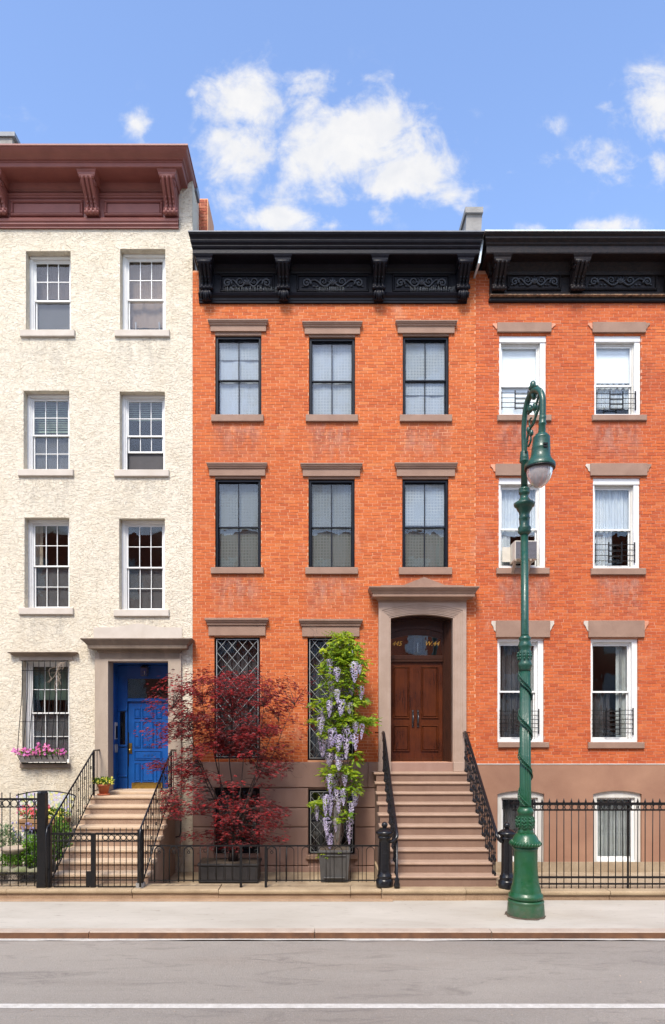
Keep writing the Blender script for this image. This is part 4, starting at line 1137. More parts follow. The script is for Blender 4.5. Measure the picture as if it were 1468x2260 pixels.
for i, o in enumerate(m_bas):
    w = dark_window(o, .12, main_house, M['navy_frame'], 'dark_drape')
    diamond(o, .04, 4, M['silver' if i else 'iron'], main_house)
    if i == 1:
        MB().bbox(o[0]-.06, o[1]+.06, -.075, .1, o[2]-.10, o[2]-.001, .01).build('sill', M['brownstone'], w)
        MB().box(o[0]+.56, o[1]-.30, .10, .12, o[2]+.05, o[3]-.2).build('white_mullion', M['white_old'], w)
# white tin box like shapes behind the basement window
# ---- cornice
cor = MB()
prof = [(0, 13.16), (.50, 13.16), (.515, 13.17), (.52, 13.185), (.52, 13.27), (.545, 13.28), (.56, 13.31), (.56, 13.335), (.58, 13.345), (.60, 13.37), (.61, 13.40), (.60, 13.43), (.61, 13.455), (.64, 13.475), (.665, 13.50), (.665, 13.525), (0, 13.545)]
cor.mould(prof, -2.66, 3.28, .35, lambda o: max(0, (o-.30)*.42))
cor.box(-2.70, 3.20, -.06, .28, 12.52, 13.17)
cor.mould([(.06, 13.02), (.09, 13.03), (.10, 13.06), (.16, 13.10), (.20, 13.16), (.06, 13.16)], -2.66, 3.16, 0, None)
cornice_M = cor.build('cornice', M['navy'], main_house)
MB().mould([(0, 12.41), (.05, 12.41), (.055, 12.45), (.07, 12.46), (.075, 12.50), (.12, 12.53), (.14, 12.57), (.12, 12.60), (.065, 12.615), (0, 12.62)], -2.70, 3.20, 0, None).build('moulding', M['navy'], cornice_M)
MB().mould([(.50, 13.53), (.685, 13.526), (.685, 13.548), (.5, 13.55)], -2.66, 3.28, .35, lambda o: max(0, (o-.30)*.42)).build('flashing', M['steel_cap'], cornice_M)
for xc in (-2.52, -.83, 1.25, 3.09): bracket(cornice_M, xc, .25, 13.165, 12.9, 12.62, .46, .16, M['navy'], drop=.26)
def acanthus_panel(parent, x0, x1, z0, z1, mat, mat2=None):
    p = panel(parent, x0, x1, z0, z1, -.06, mat, .035)
    m = MB(); cx = (x0+x1)/2; cz = (z0+z1)/2-.01; h = (z1-z0)*.30; Wd = (x1-x0)*.42
    y = -.095
    for a in (-60, -30, 0, 30, 60):
        aa = R(90+a); m.tube([(cx, y, cz-h*.3), (cx+math.cos(aa)*h*.7, y-.02, cz-h*.3+math.sin(aa)*h*.8), (cx+math.cos(aa)*h*1.1, y, cz-h*.3+math.sin(aa)*h*1.35)], [.016, .026, .018], 6)
    for s_ in (-1, 1):
        n = 30; pts = []; rr = []
        for i in range(n+1):
            t = i/n; pts.append((cx+s_*(.05+Wd*.72*t), y-.008, cz + h*.62*math.sin(t*math.pi*2.0+math.pi))); rr.append(.024-.006*t)
        m.tube(pts, rr, 6)
        m.tube(scroll_pts(cx+s_*Wd*.30, cz+h*.30, h*.75, h*.12, R(-60 if s_ > 0 else 240), R(-60+s_*500 if s_ > 0 else 240-500), y-.01, 24), [.020-.010*i/24 for i in range(25)], 6)
        m.tube(scroll_pts(cx+s_*Wd*.86, cz, h*.85, h*.10, R(200 if s_ > 0 else -20), R(200-s_*560 if s_ > 0 else -20+560), y-.012, 26), [.026-.010*i/26 for i in range(27)], 6)
        m.sphere((cx+s_*Wd*.86, y-.015, cz), .022, 8, 6); m.sphere((cx+s_*Wd*.30, y-.015, cz+h*.3), .018, 8, 6)
        for q in (.5, .62, .98): m.sphere((cx+s_*Wd*q, y-.006, cz-h*.55), .022, 8, 6, (1.3, .6, .8))
    me = m.mesh('scroll_carving', mat2 or mat, tuple(wl(parent)))
    return link(me, 'scroll_carving', parent)
M['navy_scroll'] = pm('pale_navy_scroll', (.035,.037,.045), (.022,.024,.03), 12, .42, .3, 40)  # lighter tone for the carvings than for their panels
for (a, b) in ((487, 606), (655, 814), (865, 992)): acanthus_panel(cornice_M, PX(a), PX(b), PZ(650), PZ(611), M['navy'], M['navy_scroll'])
r = random.Random(5)
for (a, b, n) in ((500, 612, 44), (700, 762, 26), (905, 1002, 38)):
    sp = MB()
    for i in range(n):
        xx = PX(a)+(PX(b)-PX(a))*i/n; sp.tube([(xx, -.10, 12.61), (xx+r.uniform(-.02, .02), -.13+r.uniform(-.03, .02), 12.70+r.uniform(-.01, .02))], .0022, 3)
    sp.build('spike_strip', M['silver'], cornice_M)
# roof edge details
MB().prism_y([(PX(1020, .5), 13.4), (PX(1054, .5), 13.4), (PX(1060, .5), PZ(486, .5)), (PX(1026, .5), PZ(486, .5))], .3, 1.4).build('parapet', M['grey_stone'], main_house)
MB().box(PX(1022, .5), PX(1061, .5), .24, 1.5, PZ(487, .5), PZ(475, .5)).build('parapet_cap', M['grey_stone'], main_house)
MB().prism_y([(3.345, 12.98), (3.39, 12.98), (3.47, 13.53), (3.43, 13.53)], -.50, .3).build('flashing_strip', M['flash'], main_house)  # pale metal flashing between the two cornices
# brick chimney beside the stucco wall
chim = MB().box(PX(433, .8)+.01, PX(460, .8)-.01, .81, 1.7, 13.2, 15.35).build('brick_chimney', M['mortar'], main_house)
cbk = MB(); r = random.Random(9); cx0, cx1 = PX(433, .8), PX(459, .8); row = 0; z = 13.3
while z < 15.30:
    off = .1 if row % 2 else 0.0; x = cx0-off
    ex = .012*max(0, min(1, (z-13.6)*1.))
    while x < cx1:
        a_, b_ = max(x+.005, cx0), min(x+.195, cx1-ex*2)
        if b_-a_ > .02: brick_mb(cbk, a_, b_, z+.006, z+.064, .80+r.uniform(-.004, .004), .2, r)
        x += .2
    for q in range(5): cbk.box(cx1-ex*2-.02, cx1-ex*2+.006, .81+q*.2, .81+q*.2+.19, z+.006, z+.064)
    z += .07; row += 1
cbk.build('chimney_bricks', M['brick_old'], chim, kind='stuff')

# ---- door surround with segmental arch
def arch_curve(x0, x1, zbot, zs, rise, n=18):
    pts = [(x0, zbot)]
    for i in range(n+1):
        t = i/n; pts.append((x0+(x1-x0)*t, zs + rise*(1-(2*t-1)**2)))
    pts.append((x1, zbot)); return pts
def band(mb, ci, co, yf, yb):
    n = len(ci); vs = [(x, yf, z) for x, z in ci]+[(x, yf, z) for x, z in co]+[(x, yb, z) for x, z in ci]+[(x, yb, z) for x, z in co]
    fs = []
    for i in range(n-1):
        fs += [(i, i+1, n+i+1, n+i), (2*n+i, 2*n+i+1, i+1, i), (n+i, n+i+1, 3*n+i+1, 3*n+i)]
    return mb.add(vs, fs)
OX0, OX1 = m_door[0], m_door[1]
sm = MB(); zb_ = 2.10
offs = [0, .032, .064, .095, .125, .160, .20]; outs = [.055, .070, .080, .092, .10, .112]
for k in range(6):
    band(sm, arch_curve(OX0-offs[k], OX1+offs[k], zb_, 5.47+offs[k]*.80, .085+offs[k]*.18), arch_curve(OX0-offs[k+1], OX1+offs[k+1], zb_, 5.47+offs[k+1]*.80, .085+offs[k+1]*.18), -outs[k], .10 if k == 0 else 0)
# flat field outside the arch
ci = arch_curve(OX0-.20, OX1+.20, zb_, 5.47+.16, .085+.036); co = [(1.25, zb_)] + [(1.25+(3.17-1.25)*i/18, 5.845) for i in range(19)] + [(3.17, zb_)]
band(sm, ci, co, -.125, 0)
sur = sm.build('door_surround', M['surround'], main_house)
MB().bbox(1.235, OX0+.002, -.14, .02, 2.098, 2.30, .006).build('plinth', M['surround'], sur)
MB().bbox(OX1-.002, 3.185, -.14, .02, 2.098, 2.30, .006).build('plinth', M['surround'], sur)
MB().mould([(0, 5.80), (.13, 5.80), (.135, 5.845), (.17, 5.86), (.20, 5.885), (.30, 5.895), (.31, 5.90), (.31, 5.965), (.325, 5.97), (.34, 6.0), (.375, 6.035), (.40, 6.07), (.41, 6.075), (.41, 6.10), (0, 6.125)],
           1.26, 3.16, 0, lambda o: max(0, o-.12)*.82).build('hood', M['brownstone'], sur)
MB().prism_y([(1.30, 6.10), (3.12, 6.10), (3.12, 6.18), (2.70, 6.185), (2.25, 6.36), (1.80, 6.185), (1.30, 6.18)], -.12, .02).build('pediment', M['brownstone'], sur)
# timber lining and doors
tl = MB()
tl.box(OX0-.06, OX0-.001, .10, .52, 2.26, 5.6); tl.box(OX1+.001, OX1+.06, .10, .52, 2.26, 5.6)
band(tl, arch_curve(OX0, OX1, 5.2, 5.44, .08), arch_curve(OX0-.05, OX1+.05, 5.2, 5.60, .08), .10, .44)
for i, (p, w_) in enumerate(((.145, .02), (.19, .03), (.245, .02), (.30, .025), (.36, .03))):   # reeded right and left jambs
    for sx_ in (1,): tl.box(OX1-.012-.022*i-.03, OX1, p, p+w_, 2.27, 5.5)
tl.box(OX1-.145, OX1, .40, .46, 2.26, 5.55); 
tl.box(OX0, OX0+.012, .40, .46, 2.26, 5.55)
band(tl, arch_curve(OX0+.03, OX1-.17, 4.74, 5.06, .10), arch_curve(OX0, OX1-.14, 4.70, 5.56, .06), .40, .46)
band(tl, arch_curve(OX0+.015, OX1-.155, 5.0, 5.20, .10), arch_curve(OX0, OX1-.14, 5.0, 5.27, .10), .37, .40)
tl.bbox(OX0, OX1-.145, .36, .46, 4.545, 4.60, .012); tl.bbox(OX0, OX1-.145, .38, .46, 4.601, 4.70, .012)
timber = tl.build('door_frame', M['wood_dark'], main_house)
MB().box(OX0, OX1-.14, .43, .436, 4.70, 5.22).build('transom_pane', M['glass_mirror'], timber)
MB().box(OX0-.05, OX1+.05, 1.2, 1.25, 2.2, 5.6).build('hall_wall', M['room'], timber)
MB().box(OX0, OX1, .02, .52, 2.098, 2.262).build('door_sill', M['surround'], timber)
MB().bbox(OX0, OX1, .0, .42, 2.263, 2.285, .006).build('threshold', M['iron'], timber)
seam = PX(918, .4)
for i, (a, b) in enumerate(((OX0+.012, seam-.004), (seam+.004, OX1-.15))):
    d = MB().box(a, b, .415, .45, 2.29, 4.543)
    if i == 0: gx0, gx1 = PX(867, .4), PX(904, .4)
    else: gx0, gx1 = PX(929.5, .4), PX(967.5, .4)
    for (y0_, y1_) in ((1471, 1586), (1600.5, 1659)):
        A, B = PZ(y1_, .4), PZ(y0_, .4); w_ = .028
        for (p, q, r_, s_) in ((gx0, gx1, A, A+w_), (gx0, gx1, B-w_, B), (gx0, gx0+w_, A+w_, B-w_), (gx1-w_, gx1, A+w_, B-w_)): d.bbox(p, q, .385, .415, r_, s_, .012)
        d.bbox(gx0+w_+.012, gx1-w_-.012, .395, .415, A+w_+.012, B-w_-.012, .014)
    if i == 1: d.box(seam-.018, seam+.006, .40, .4145, 2.3, 4.54)
    leaf = d.build('door', M['wood_door'], main_house)
    hx = PX(911.5 if i == 0 else 923, .38); hz0, hz1 = PZ(1605, .38), PZ(1567, .38)
    h = MB().bbox(hx-.02, hx+.02, .39, .414, hz0, hz1, .005); h.tube([(hx, .39, hz1-.10), (hx, .33, hz1-.14), (hx, .33, hz0+.10), (hx, .39, hz0+.05)], .013, 6); h.sphere((hx, .385, hz1-.04), .018, 8, 6)
    h.build('handle', M['pewter'], leaf)
text_mesh('transom_lettering', '445', .145, M['gold'], (PX(865, .42), .424, PZ(1425, .42)), timber, .35, .0015)
text_mesh('transom_lettering', 'W.44', .145, M['gold'], (PX(937, .42), .424, PZ(1425, .42)), timber, .35, .0015)
lantern('hall_lantern', 'glass lantern hanging behind the arched transom over the walnut doors', PX(922, .62), .62, PZ(1442, .62), PZ(1396, .62), .16, 5.5)

# ---- main stoop
stp2 = stoop(main_house, 1.16, 3.13, -.45, 2.097, .274, .1893, 9, M['brown_riser_shaded'], M['brown_step_lit'], .035, th=.045, overhang=.035)
MB().box(1.12, 3.32, -3.0, -.5, -.2, .20).build('stoop_base', M['coping'], stp2)
def knob_baluster(X, y, zb_, zt_, root):
    m = MB(); H = zt_-zb_
    pr = [(.012, 0), (.018, .02), (.026, .04), (.018, .07), (.011, .10), (.010, .28), (.020, .32), (.028, .35), (.020, .38), (.012, .41), (.012, .47), (.022, .50), (.012, .53), (.010, .72), (.020, .76), (.026, .79), (.018, .82), (.010, .86), (.010, 1.0)]
    m.lathe(X, y, [(r_, zb_+H*t) for r_, t in pr], 7)
    return m.build('baluster', M['iron_gloss'], root)
def main_rail(X, sgn):
    yt, zt, yb_, zb2 = -.38, 2.96, -3.02, 1.18
    k = (zt-zb2)/(yt-yb_)
    pts = [(X, -.16, zt-.02), (X, yt+.06, zt), (X, yt-.05, zt-.03)]
    for i in range(1, 12): y = yt-.05+(yb_-yt+.05)*i/11; pts.append((X, y, zt+(y-yt)*k))
    ex = -sgn*.0
    pts += [(X, yb_-.05, zb2-.05), (X-sgn*.02, yb_-.07, zb2-.10), (X-sgn*.07, yb_-.05, zb2-.145), (X-sgn*.13, yb_, zb2-.16)]
    root = MB().tube(pts, [.03]*len(pts), 8).build('railing', M['iron_gloss'], main_house)
    MB().tube([(X, -.16, zt-.02), (X-sgn*.03, -.10, zt-.01), (X-sgn*.16, -.04, zt-.01)], .012, 5).build('wall_tie', M['iron_gloss'], root)
    MB().tube([(p[0], p[1], p[2]-.055) for p in pts[1:-3]], .010, 5).build('lower_rail', M['iron_gloss'], root)
    for i in range(10):
        for q in (.06, .20):
            y = -.45 - .274*i + .274 - .10 - q + .02
            if y > -.18: continue
            z_ = 2.097 - .1893*i
            knob_baluster(X, y, z_, zt+(y-yt)*k-.03, root)
    return root
rA = main_rail(1.335, 1); rB = main_rail(3.105, -1)
def newel(cx, cy, zb_, root):
    pr = [(.148, 0), (.152, .03), (.152, .12), (.140, .135), (.125, .165), (.135, .18), (.128, .21), (.108, .235), (.104, .30), (.100, .80), (.102, .86), (.122, .875), (.122, .90), (.110, .91), (.135, .94), (.158, .96), (.160, .985), (.135, 1.005), (.095, 1.035), (.05, 1.05), (.035, 1.065)]
    m = MB().lathe(cx, cy, [(r_, zb_+z) for r_, z in pr], 32, flute=(.10, 8, zb_+.29, zb_+.81))
    m.sphere((cx, cy, zb_+1.11), .056, 14, 10)
    return m.build('newel_post', M['iron_gloss'], root)
newel(1.13, -2.90, .195, rA); newel(3.30, -3.0, .195, rB)
MB().lathe(1.335, -3.05, [(.05, .195), (.055, .26), (.04, .32), (.045, .36), (.02, .40), (.018, 1.05)], 10).build('rail_foot', M['iron_gloss'], rA)

# ================================================================ RIGHT BRICK HOUSE
RX0, RX1 = 3.402, 8.4
right_house = empty('brick_townhouse', (5.9, 0, 0), 'red brick townhouse on the right with peeling black cornice and white sash windows', 'townhouse')
r_up = [op(1102, 1206, 740, 917), op(1312, 1415, 739, 917), op(1101, 1205, 1054, 1254), op(1309, 1413, 1055, 1255)]
r_par = [op(1098, 1201, 1409, 1638), op(1304, 1409, 1410, 1638)]
r_bas = [op(1098, 1201, 1745, 1911), op(1309, 1416, 1745, 1911)]
zr0 = PZ(1686)
mb = MB(); wall_holes(mb, RX0, RX1, zr0, 13.15, r_up+r_par, .0045, .30, .003); mb.build('wall', M['mortar_red'], right_house)
mb = MB(); shell(mb, RX0+.004, RX1-.004, -.3, 13.2, .31, 12); mb.add([(RX0, .31, 13.2), (RX1, .31, 13.2), (RX1, 12, 13.2), (RX0, 12, 13.2)], [(0, 1, 2, 3)]); mb.build('roof', M['roof'], right_house)
MB().box(RX0+.05, RX1-.05, 1.6, 1.7, 0, 13).build('room_dark_backing', M['room'], right_house)
bw2 = MB().box(RX0+.01, RX1-.01, .28, .30, 13.16, 13.2).build('brick_wall', M['mortar_red'], right_house)
brickwork(bw2, RX0, RX1, zr0+.002, 13.14, r_up+r_par, [], M['brick_red'], 57)
# smooth base with segmental window heads
mb = MB(); wall_holes(mb, RX0, RX1, -.3, zr0-.001, r_bas, -.012, .30)
for (a, b, c, d) in r_bas:   # spandrels that round the head
    cv = [(a+(b-a)*i/14, d-.075+.075*(1-(2*i/14-1)**2)) for i in range(15)]
    mb.prism_y([(a, d+.0)]+cv+[(b, d+.0)], -.0115, .04) if False else None
    for s_ in (0, 1):
        half = cv[:8] if s_ == 0 else cv[7:]
        corner = (a, d) if s_ == 0 else (b, d)
        mb.prism_y([corner]+[(x_, z_) for x_, z_ in half], -.0115, .05)
rbase = mb.build('basement_wall', M['base_red'], right_house)
MB().box(RX0, RX1, -.022, .0, zr0-.012, zr0+.006).build('base_line', M['white_old'], rbase)
MB().box(RX0, RX1, -.04, -.0125, -.3, .10).build('base_course', M['yard'], rbase)

def right_window(o, kind, lint, sill, curts, head=0.0):
    x0, x1, z0, z1 = o; yf = .05
    w = MB(); wl2, wr2 = .05, .12
    w.box(x0+.002, x0+wl2, yf, yf+.2, z0+.002, z1-.002); w.box(x1-wr2, x1-.002, yf, yf+.2, z0+.002, z1-.002)
    th = .13 if kind in ('top', 'mid') else .06
    w.box(x0+wl2+.0005, x1-wr2-.0005, yf+.001, yf+.2, z1-th, z1-.002); w.box(x0+wl2+.0005, x1-wr2-.0005, yf-.01, yf+.2, z0+.002, z0+.05)
    if kind in ('top', 'mid'): w.box(x0+.001, x1-.001, yf-.02, yf-.0005, z1-.13, z1-.004)
    w = w.build('window', M['white'], right_house)
    ix0, ix1, iz0, iz1 = x0+wl2, x1-wr2, z0+.05, z1-th
    fd = .07
    frame_mb(MB(), ix0+.001, ix1-.001, iz0, iz1-.001, yf+fd, yf+fd+.05, .022, .035, .05, .015).build('inner_frame', M['white_old' if kind in ('top', 'mid') else 'white'], w)
    jx0, jx1, jz0, jz1 = ix0+.024, ix1-.037, iz0+.016, iz1-.052
    fr = {'top': .43, 'mid': .475, 'par': .50, 'bas': .5}[kind]; zm = jz0+(jz1-jz0)*fr
    sash(w, jx0, jx1, zm-.02, jz1, yf+fd+.02, M['white'], .025, .03, .035, 1, 1, .01)
    sash(w, jx0+.002, jx1-.002, jz0, zm+.02, yf+fd+.058, M['white'], .028, .03, .04, 1, 1, .01)
    for (mat, a, b, c, d, amp) in curts:
        if mat in ('white_blind', 'shade_green'): m = cloth_mb(jx0+(jx1-jx0)*a, jx0+(jx1-jx0)*b, jz0+(jz1-jz0)*c, jz0+(jz1-jz0)*d, yf+fd+.10, .002, 3, 10)
        else: m = cloth_mb(jx0+(jx1-jx0)*a, jx0+(jx1-jx0)*b, jz0+(jz1-jz0)*c, jz0+(jz1-jz0)*d, yf+fd+.125, amp, 18, 40, int(a*100))
        m.build('curtain', M[mat], w)
    if sill: MB().bbox(PX(sill[0]), PX(sill[1]), -.06, .15, PZ(sill[2]), z0-.001, .012).build('sill', M['brownstone'], w)
    if lint:
        a, b, t, bt = lint; rr = random.Random(int(a)); e = .07
        # worn lintel: the body and its two chipped upper ears
        MB().bbox(PX(a)+e, PX(b)-e, -.055, .10, PZ(bt), PZ(t), .006).build('lintel', M['brownstone'], w)
        for s_, xx in ((1, PX(a)+e), (-1, PX(b)-e)):
            zt_ = PZ(t); h_ = (zt_-PZ(bt))
            MB().prism_y([(xx, zt_-.004), (xx-s_*(.085+rr.random()*.02), zt_-.004), (xx-s_*.10, zt_-h_*.18), (xx-s_*.055, zt_-h_*.36), (xx-s_*.035, zt_-h_*rr.uniform(.45, .6)), (xx, zt_-h_*.65)][::s_], -.022, .05).build('lintel_ear', M[rr.choice(['sill', 'brownstone', 'mortar_red'])], w)
    return w
wa = right_window(r_up[0], 'top', (1090, 1223, 714, 735), (1097, 1216, 930.5), [('white_blind', 0, 1, .0, 1, 0)])
wb = right_window(r_up[1], 'top', (1300, 1431, 713, 736), (1306, 1426, 930), [('white_blind', 0, 1, .49, 1, 0), ('white_curtain', 0, 1, .12, .49, .012)])
wc = right_window(r_up[2], 'mid', (1086, 1220, 1025, 1051), (1095, 1212, 1268), [('white_curtain', 0, 1, .40, 1, .012), ('white_curtain', 0, .3, 0, .4, .012)])
wd = right_window(r_up[3], 'mid', (1295, 1434, 1024, 1051), (1303, 1424, 1269.5), [('white_curtain', 0, 1, .47, 1, .012), ('white_curtain', 0, .55, .0, .47, .012)])
we = right_window(r_par[0], 'par', (1087, 1220, 1370, 1407), (1099, 1211, 1650), [('dark_drape', 0, .62, 0, 1, .02), ('pleat', .86, 1, 0, 1, .02)])
wf = right_window(r_par[1], 'par', (1291, 1428, 1370, 1407), (1297, 1421, 1652), [('dark_drape', 0, .55, 0, .5, .02), ('pleat', .72, 1, 0, 1, .03)])
def base_window(o, cur):
    a, b, c, d = o
    w = MB(); w.box(a+.002, a+.10, .05, .2, c+.002, d-.002); w.box(b-.12, b-.002, .05, .2, c+.002, d-.002); w.box(a+.1005, b-.1205, .051, .2, d-.16, d-.002); w.bbox(a+.1005, b-.1205, .02, .2, c+.002, c+.10, .01)
    w = w.build('window', M['white_old'], right_house)
    frame_mb(MB(), a+.101, b-.121, c+.101, d-.161, .11, .15, .03, .05, .03, .03).build('inner_frame', M['white'], w)
    sash(w, a+.132, b-.172, c+.132, d-.192, .13, M['white'], .02, .02, .05, 1, 1, .01)
    cloth_mb(a+.13, b-.17, c+.13, d-.19, .26, .03, 22, 60, 3).build('curtain', M[cur], w)
    g = MB()
    for i in range(6): xx = a+.14+(b-a-.32)*i/5; g.tube([(xx, .115, d-.42), (xx, .115, d-.20)], .006, 4)
    for zz in (d-.40, d-.22): g.tube([(a+.13, .112, zz), (b-.17, .112, zz)], .005, 4)
    for i in range(5): g.ring(a+.14+(b-a-.32)*(i+.5)/5, .112, d-.31, .035, .005, 12, 4)
    g.build('top_grille', M['iron'], w)
    return w
base_window(r_bas[0], 'dark_drape'); base_window(r_bas[1], 'pleat')
# child guards
def child_guard(o, nv, nh, zf0, zf1, ex=.0):
    x0, x1, z0, z1 = o; a, b = x0+.07+ex, x1-.11-ex*.5; H = z1-z0; c, d = z0+H*zf0, z0+H*zf1; y = .035
    g = MB().box(a-.008, a+.004, y-.016, y+.002, c-.05, d+.03).build('window_guard', M['iron'], right_house)
    vx = [a+(b-a)*i/(nv-1) for i in range(nv)]
    for xx in vx[1:]: MB().box(xx-.012, xx+.012, y-.022, y-.006, c-.05, d+.05).build('upright', M['iron'], g)
    for i in range(nh):
        zz = c+(d-c)*i/(nh-1)
        MB().tube([(a-.02, y, zz), (b+.01, y, zz)], .007, 5).build('bar', M['iron'], g)
        MB().tube([(vx[1], y-.012, zz-.03), (vx[-2] if nv > 3 else vx[-1], y-.012, zz-.03)], .011, 5).build('slide_bar', M['iron'], g)
child_guard(r_up[0], 4, 4, .11, .29); child_guard(r_up[1], 4, 4, .10, .28)
child_guard(r_up[3], 4, 4, .09, .27); child_guard(r_par[0], 4, 6, .10, .30); child_guard(r_par[1], 4, 6, .09, .31, -.01)
# ---- cornice
cor = MB()
prof = [(0, 13.17), (.52, 13.17), (.53, 13.19), (.53, 13.33), (.56, 13.35), (.57, 13.38), (.60, 13.40), (.63, 13.43), (.63, 13.47), (.66, 13.49), (.68, 13.53), (0, 13.54)]
cor.mould(prof, 3.62, 8.6, .35, lambda o: max(0, (o-.28)*.42))
cor.box(3.70, 8.4, -.06, .28, 12.45, 13.18)
cor.mould([(.06, 12.96), (.12, 12.98), (.14, 13.04), (.20, 13.10), (.26, 13.17), (.06, 13.17)], 3.70, 8.4, 0, lambda o: (o-.06)*.5)
cornice_R = cor.build('cornice', M['black_old'], right_house)
MB().mould([(0, 12.43), (.05, 12.43), (.07, 12.45), (.07, 12.49), (.09, 12.50), (.04, 12.505), (0, 12.51)], 3.68, 8.4, 0, None).build('moulding', M['black_old'], cornice_R)
MB().prism_x([(-.06, 12.60), (-.145, 12.545), (-.145, 12.53), (-.06, 12.52)], 3.70, 8.4).build('weathered_ledge', M['bare_wood'], cornice_R)
MB().prism_x([(-.06, 12.63), (-.15, 12.56), (-.15, 12.548), (-.06, 12.59)], 3.70, 8.4).build('ledge', M['black_old'], cornice_R)
MB().mould([(.5, 13.525), (.70, 13.528), (.70, 13.555), (.5, 13.56)], 3.62, 8.6, .35, lambda o: max(0, (o-.28)*.42)).build('flashing', M['flash'], cornice_R)
for xc in (3.87, 5.58, 7.66): bracket(cornice_R, xc, .27, 13.175, 12.9, 12.60, .47, .17, M['black_old'], ncoil=3)
acanthus_panel(cornice_R, PX(1117), PX(1236), PZ(646), PZ(609), M['black_old'], M['navy_scroll'])
acanthus_panel(cornice_R, PX(1284), PX(1447), PZ(646), PZ(609), M['black_old'], M['navy_scroll'])

# ---- air conditioner in the window behind the lamp post
ac = empty('air_conditioner', (4.55, 0, PZ(1233)), 'beige air conditioner on tilted brackets in the window behind the lamp arm', 'air conditioner')
ax0, ax1, az0, az1 = PX(1137, -.3), PX(1186, -.3), PZ(1234, -.3), PZ(1193, -.3)
MB().bbox(ax0, ax1, -.30, .14, az0, az1, .01).build('casing', M['ac'], ac)
g = MB().box(ax0+.015, ax1-.015, -.306, -.2995, az0+.02, az1-.02); g.build('coil', M['ac_dark'], ac)
g = MB()
for i in range(14): zz = az0+.03+(az1-az0-.06)*i/13; g.box(ax0+.02, ax1-.02, -.313, -.306, zz-.003, zz+.003)
g.build('grille', M['ac_dark'], ac)
for q in (.09, .42):
    MB().box(ax0-.10+q, ax0-.06+q, -.30, .06, az0-.035, az0-.002).build('shelf_arm', M['board'], ac)
    MB().prism_x([(-.30, az0-.03), (-.26, az0-.03), (-.02, PZ(1264)), (-.05, PZ(1268))], ax0-.11+q, ax0-.055+q).build('strut', M['board'], ac)
MB().box(PX(1111), PX(1136), .09, .10, PZ(1238), PZ(1205)).build('side_panel', M['ac'], ac)

# ================================================================ opposite side of the street (mirrored in the glass)
opp = empty('apartment_building', (0, -22, 0), 'row of brown brick apartments across the street mirrored in the window panes', 'apartment building')
mb = MB(); hs = []
for i in range(-9, 10):
    for k in range(4): hs.append((i*2.6-.55, i*2.6+.55, .9+k*3.1, 2.9+k*3.1))
MB().box(-26, 26, -30, -22, -.4, 13.6).build('wall', M['brick_old'], opp)
mb = MB()
for a, b, c, d in hs: mb.box(a, b, -21.995, -21.9, c, d)
mb.build('window_frames', M['white_old'], opp)
mb = MB()
for a, b, c, d in hs: mb.box(a+.08, b-.08, -21.89, -21.88, c+.08, (c+d)/2-.04); mb.box(a+.08, b-.08, -21.89, -21.88, (c+d)/2+.04, d-.08)
mb.build('panes', M['white_curtain'], opp)

# ================================================================ STREET LAMP
lamp = empty('street_lamp', (3.31, -4.1, 0), 'tall green cast iron street lamp with curled arm and hanging bell lantern on the sidewalk', 'street lamp')
LXC, LYC = 3.315, -4.1
def LZ(py): return CAMZ + (1612-py)*(LYC+D)/FPX
S1 = FPX/(LYC+D)
def prof(lst): return [(hw/S1, LZ(py)) for py, hw in lst]
lean = (-.0035, 0)
MB().lathe(LXC, LYC, prof([(2024, 39.5), (2016, 40), (2014, 40.2), (1994, 39), (1992, 38), (1989, 39), (1986, 39), (1984, 36)]), 40, lean=lean).build('plinth', M['green'], lamp)
MB().lathe(LXC, LYC, prof([(1984, 33), (1982, 36.5), (1977, 38), (1972, 36.5), (1970, 33.5), (1966, 33), (1958, 31), (1945, 28), (1925, 26), (1900, 25.2), (1878, 25), (1874, 25.5), (1872, 27), (1869, 26)]), 40, lean=lean).build('pedestal', M['green'], lamp)
rg_ = random.Random(4); m = MB(); pts_ = [(LXC-.01+(.315+rg_.uniform(-.012, .03))*math.cos(a_*math.pi/24), LYC+(.315+rg_.uniform(-.012, .03))*math.sin(a_*math.pi/24)) for a_ in range(48)]
m.add([(x_, y_, .004) for x_, y_ in pts_]+[(LXC+(x_-LXC)*.9, LYC+(y_-LYC)*.9, .022) for x_, y_ in pts_], [(i_, (i_+1) % 48, 48+(i_+1) % 48, 48+i_) for i_ in range(48)])
m.build('footing', M['soil'], lamp)
# rope ring with slanted gadroons
m = MB().lathe(LXC, LYC, prof([(1869, 26), (1866, 31), (1862, 32.5), (1858, 32), (1853, 28), (1848, 26), (1842, 22), (1838, 18)]), 40, lean=lean)
for i in range(30):
    a = 2*math.pi*i/30; pts = []
    for q in range(5):
        t = q/4; aa = a + .22*t; r_ = [27.5, 31.8, 33.2, 31.5, 27.5][q]/S1; pts.append((LXC-.012+r_*math.cos(aa), LYC+r_*math.sin(aa), LZ(1868-14*t)))
    m.tube(pts, [.006, .014, .016, .013, .006], 5)
m.build('rope_collar', M['green'], lamp)
m = MB().lathe(LXC, LYC, prof([(1840, 18), (1836, 17.3), (1833, 17.5), (1830, 15.5), (1826, 17.5), (1820, 19), (1812, 19), (1804, 16.8), (1797, 15.8), (1795, 17.8), (1788, 17.8), (1785, 15.5), (1781, 14)]), 36, lean=lean)
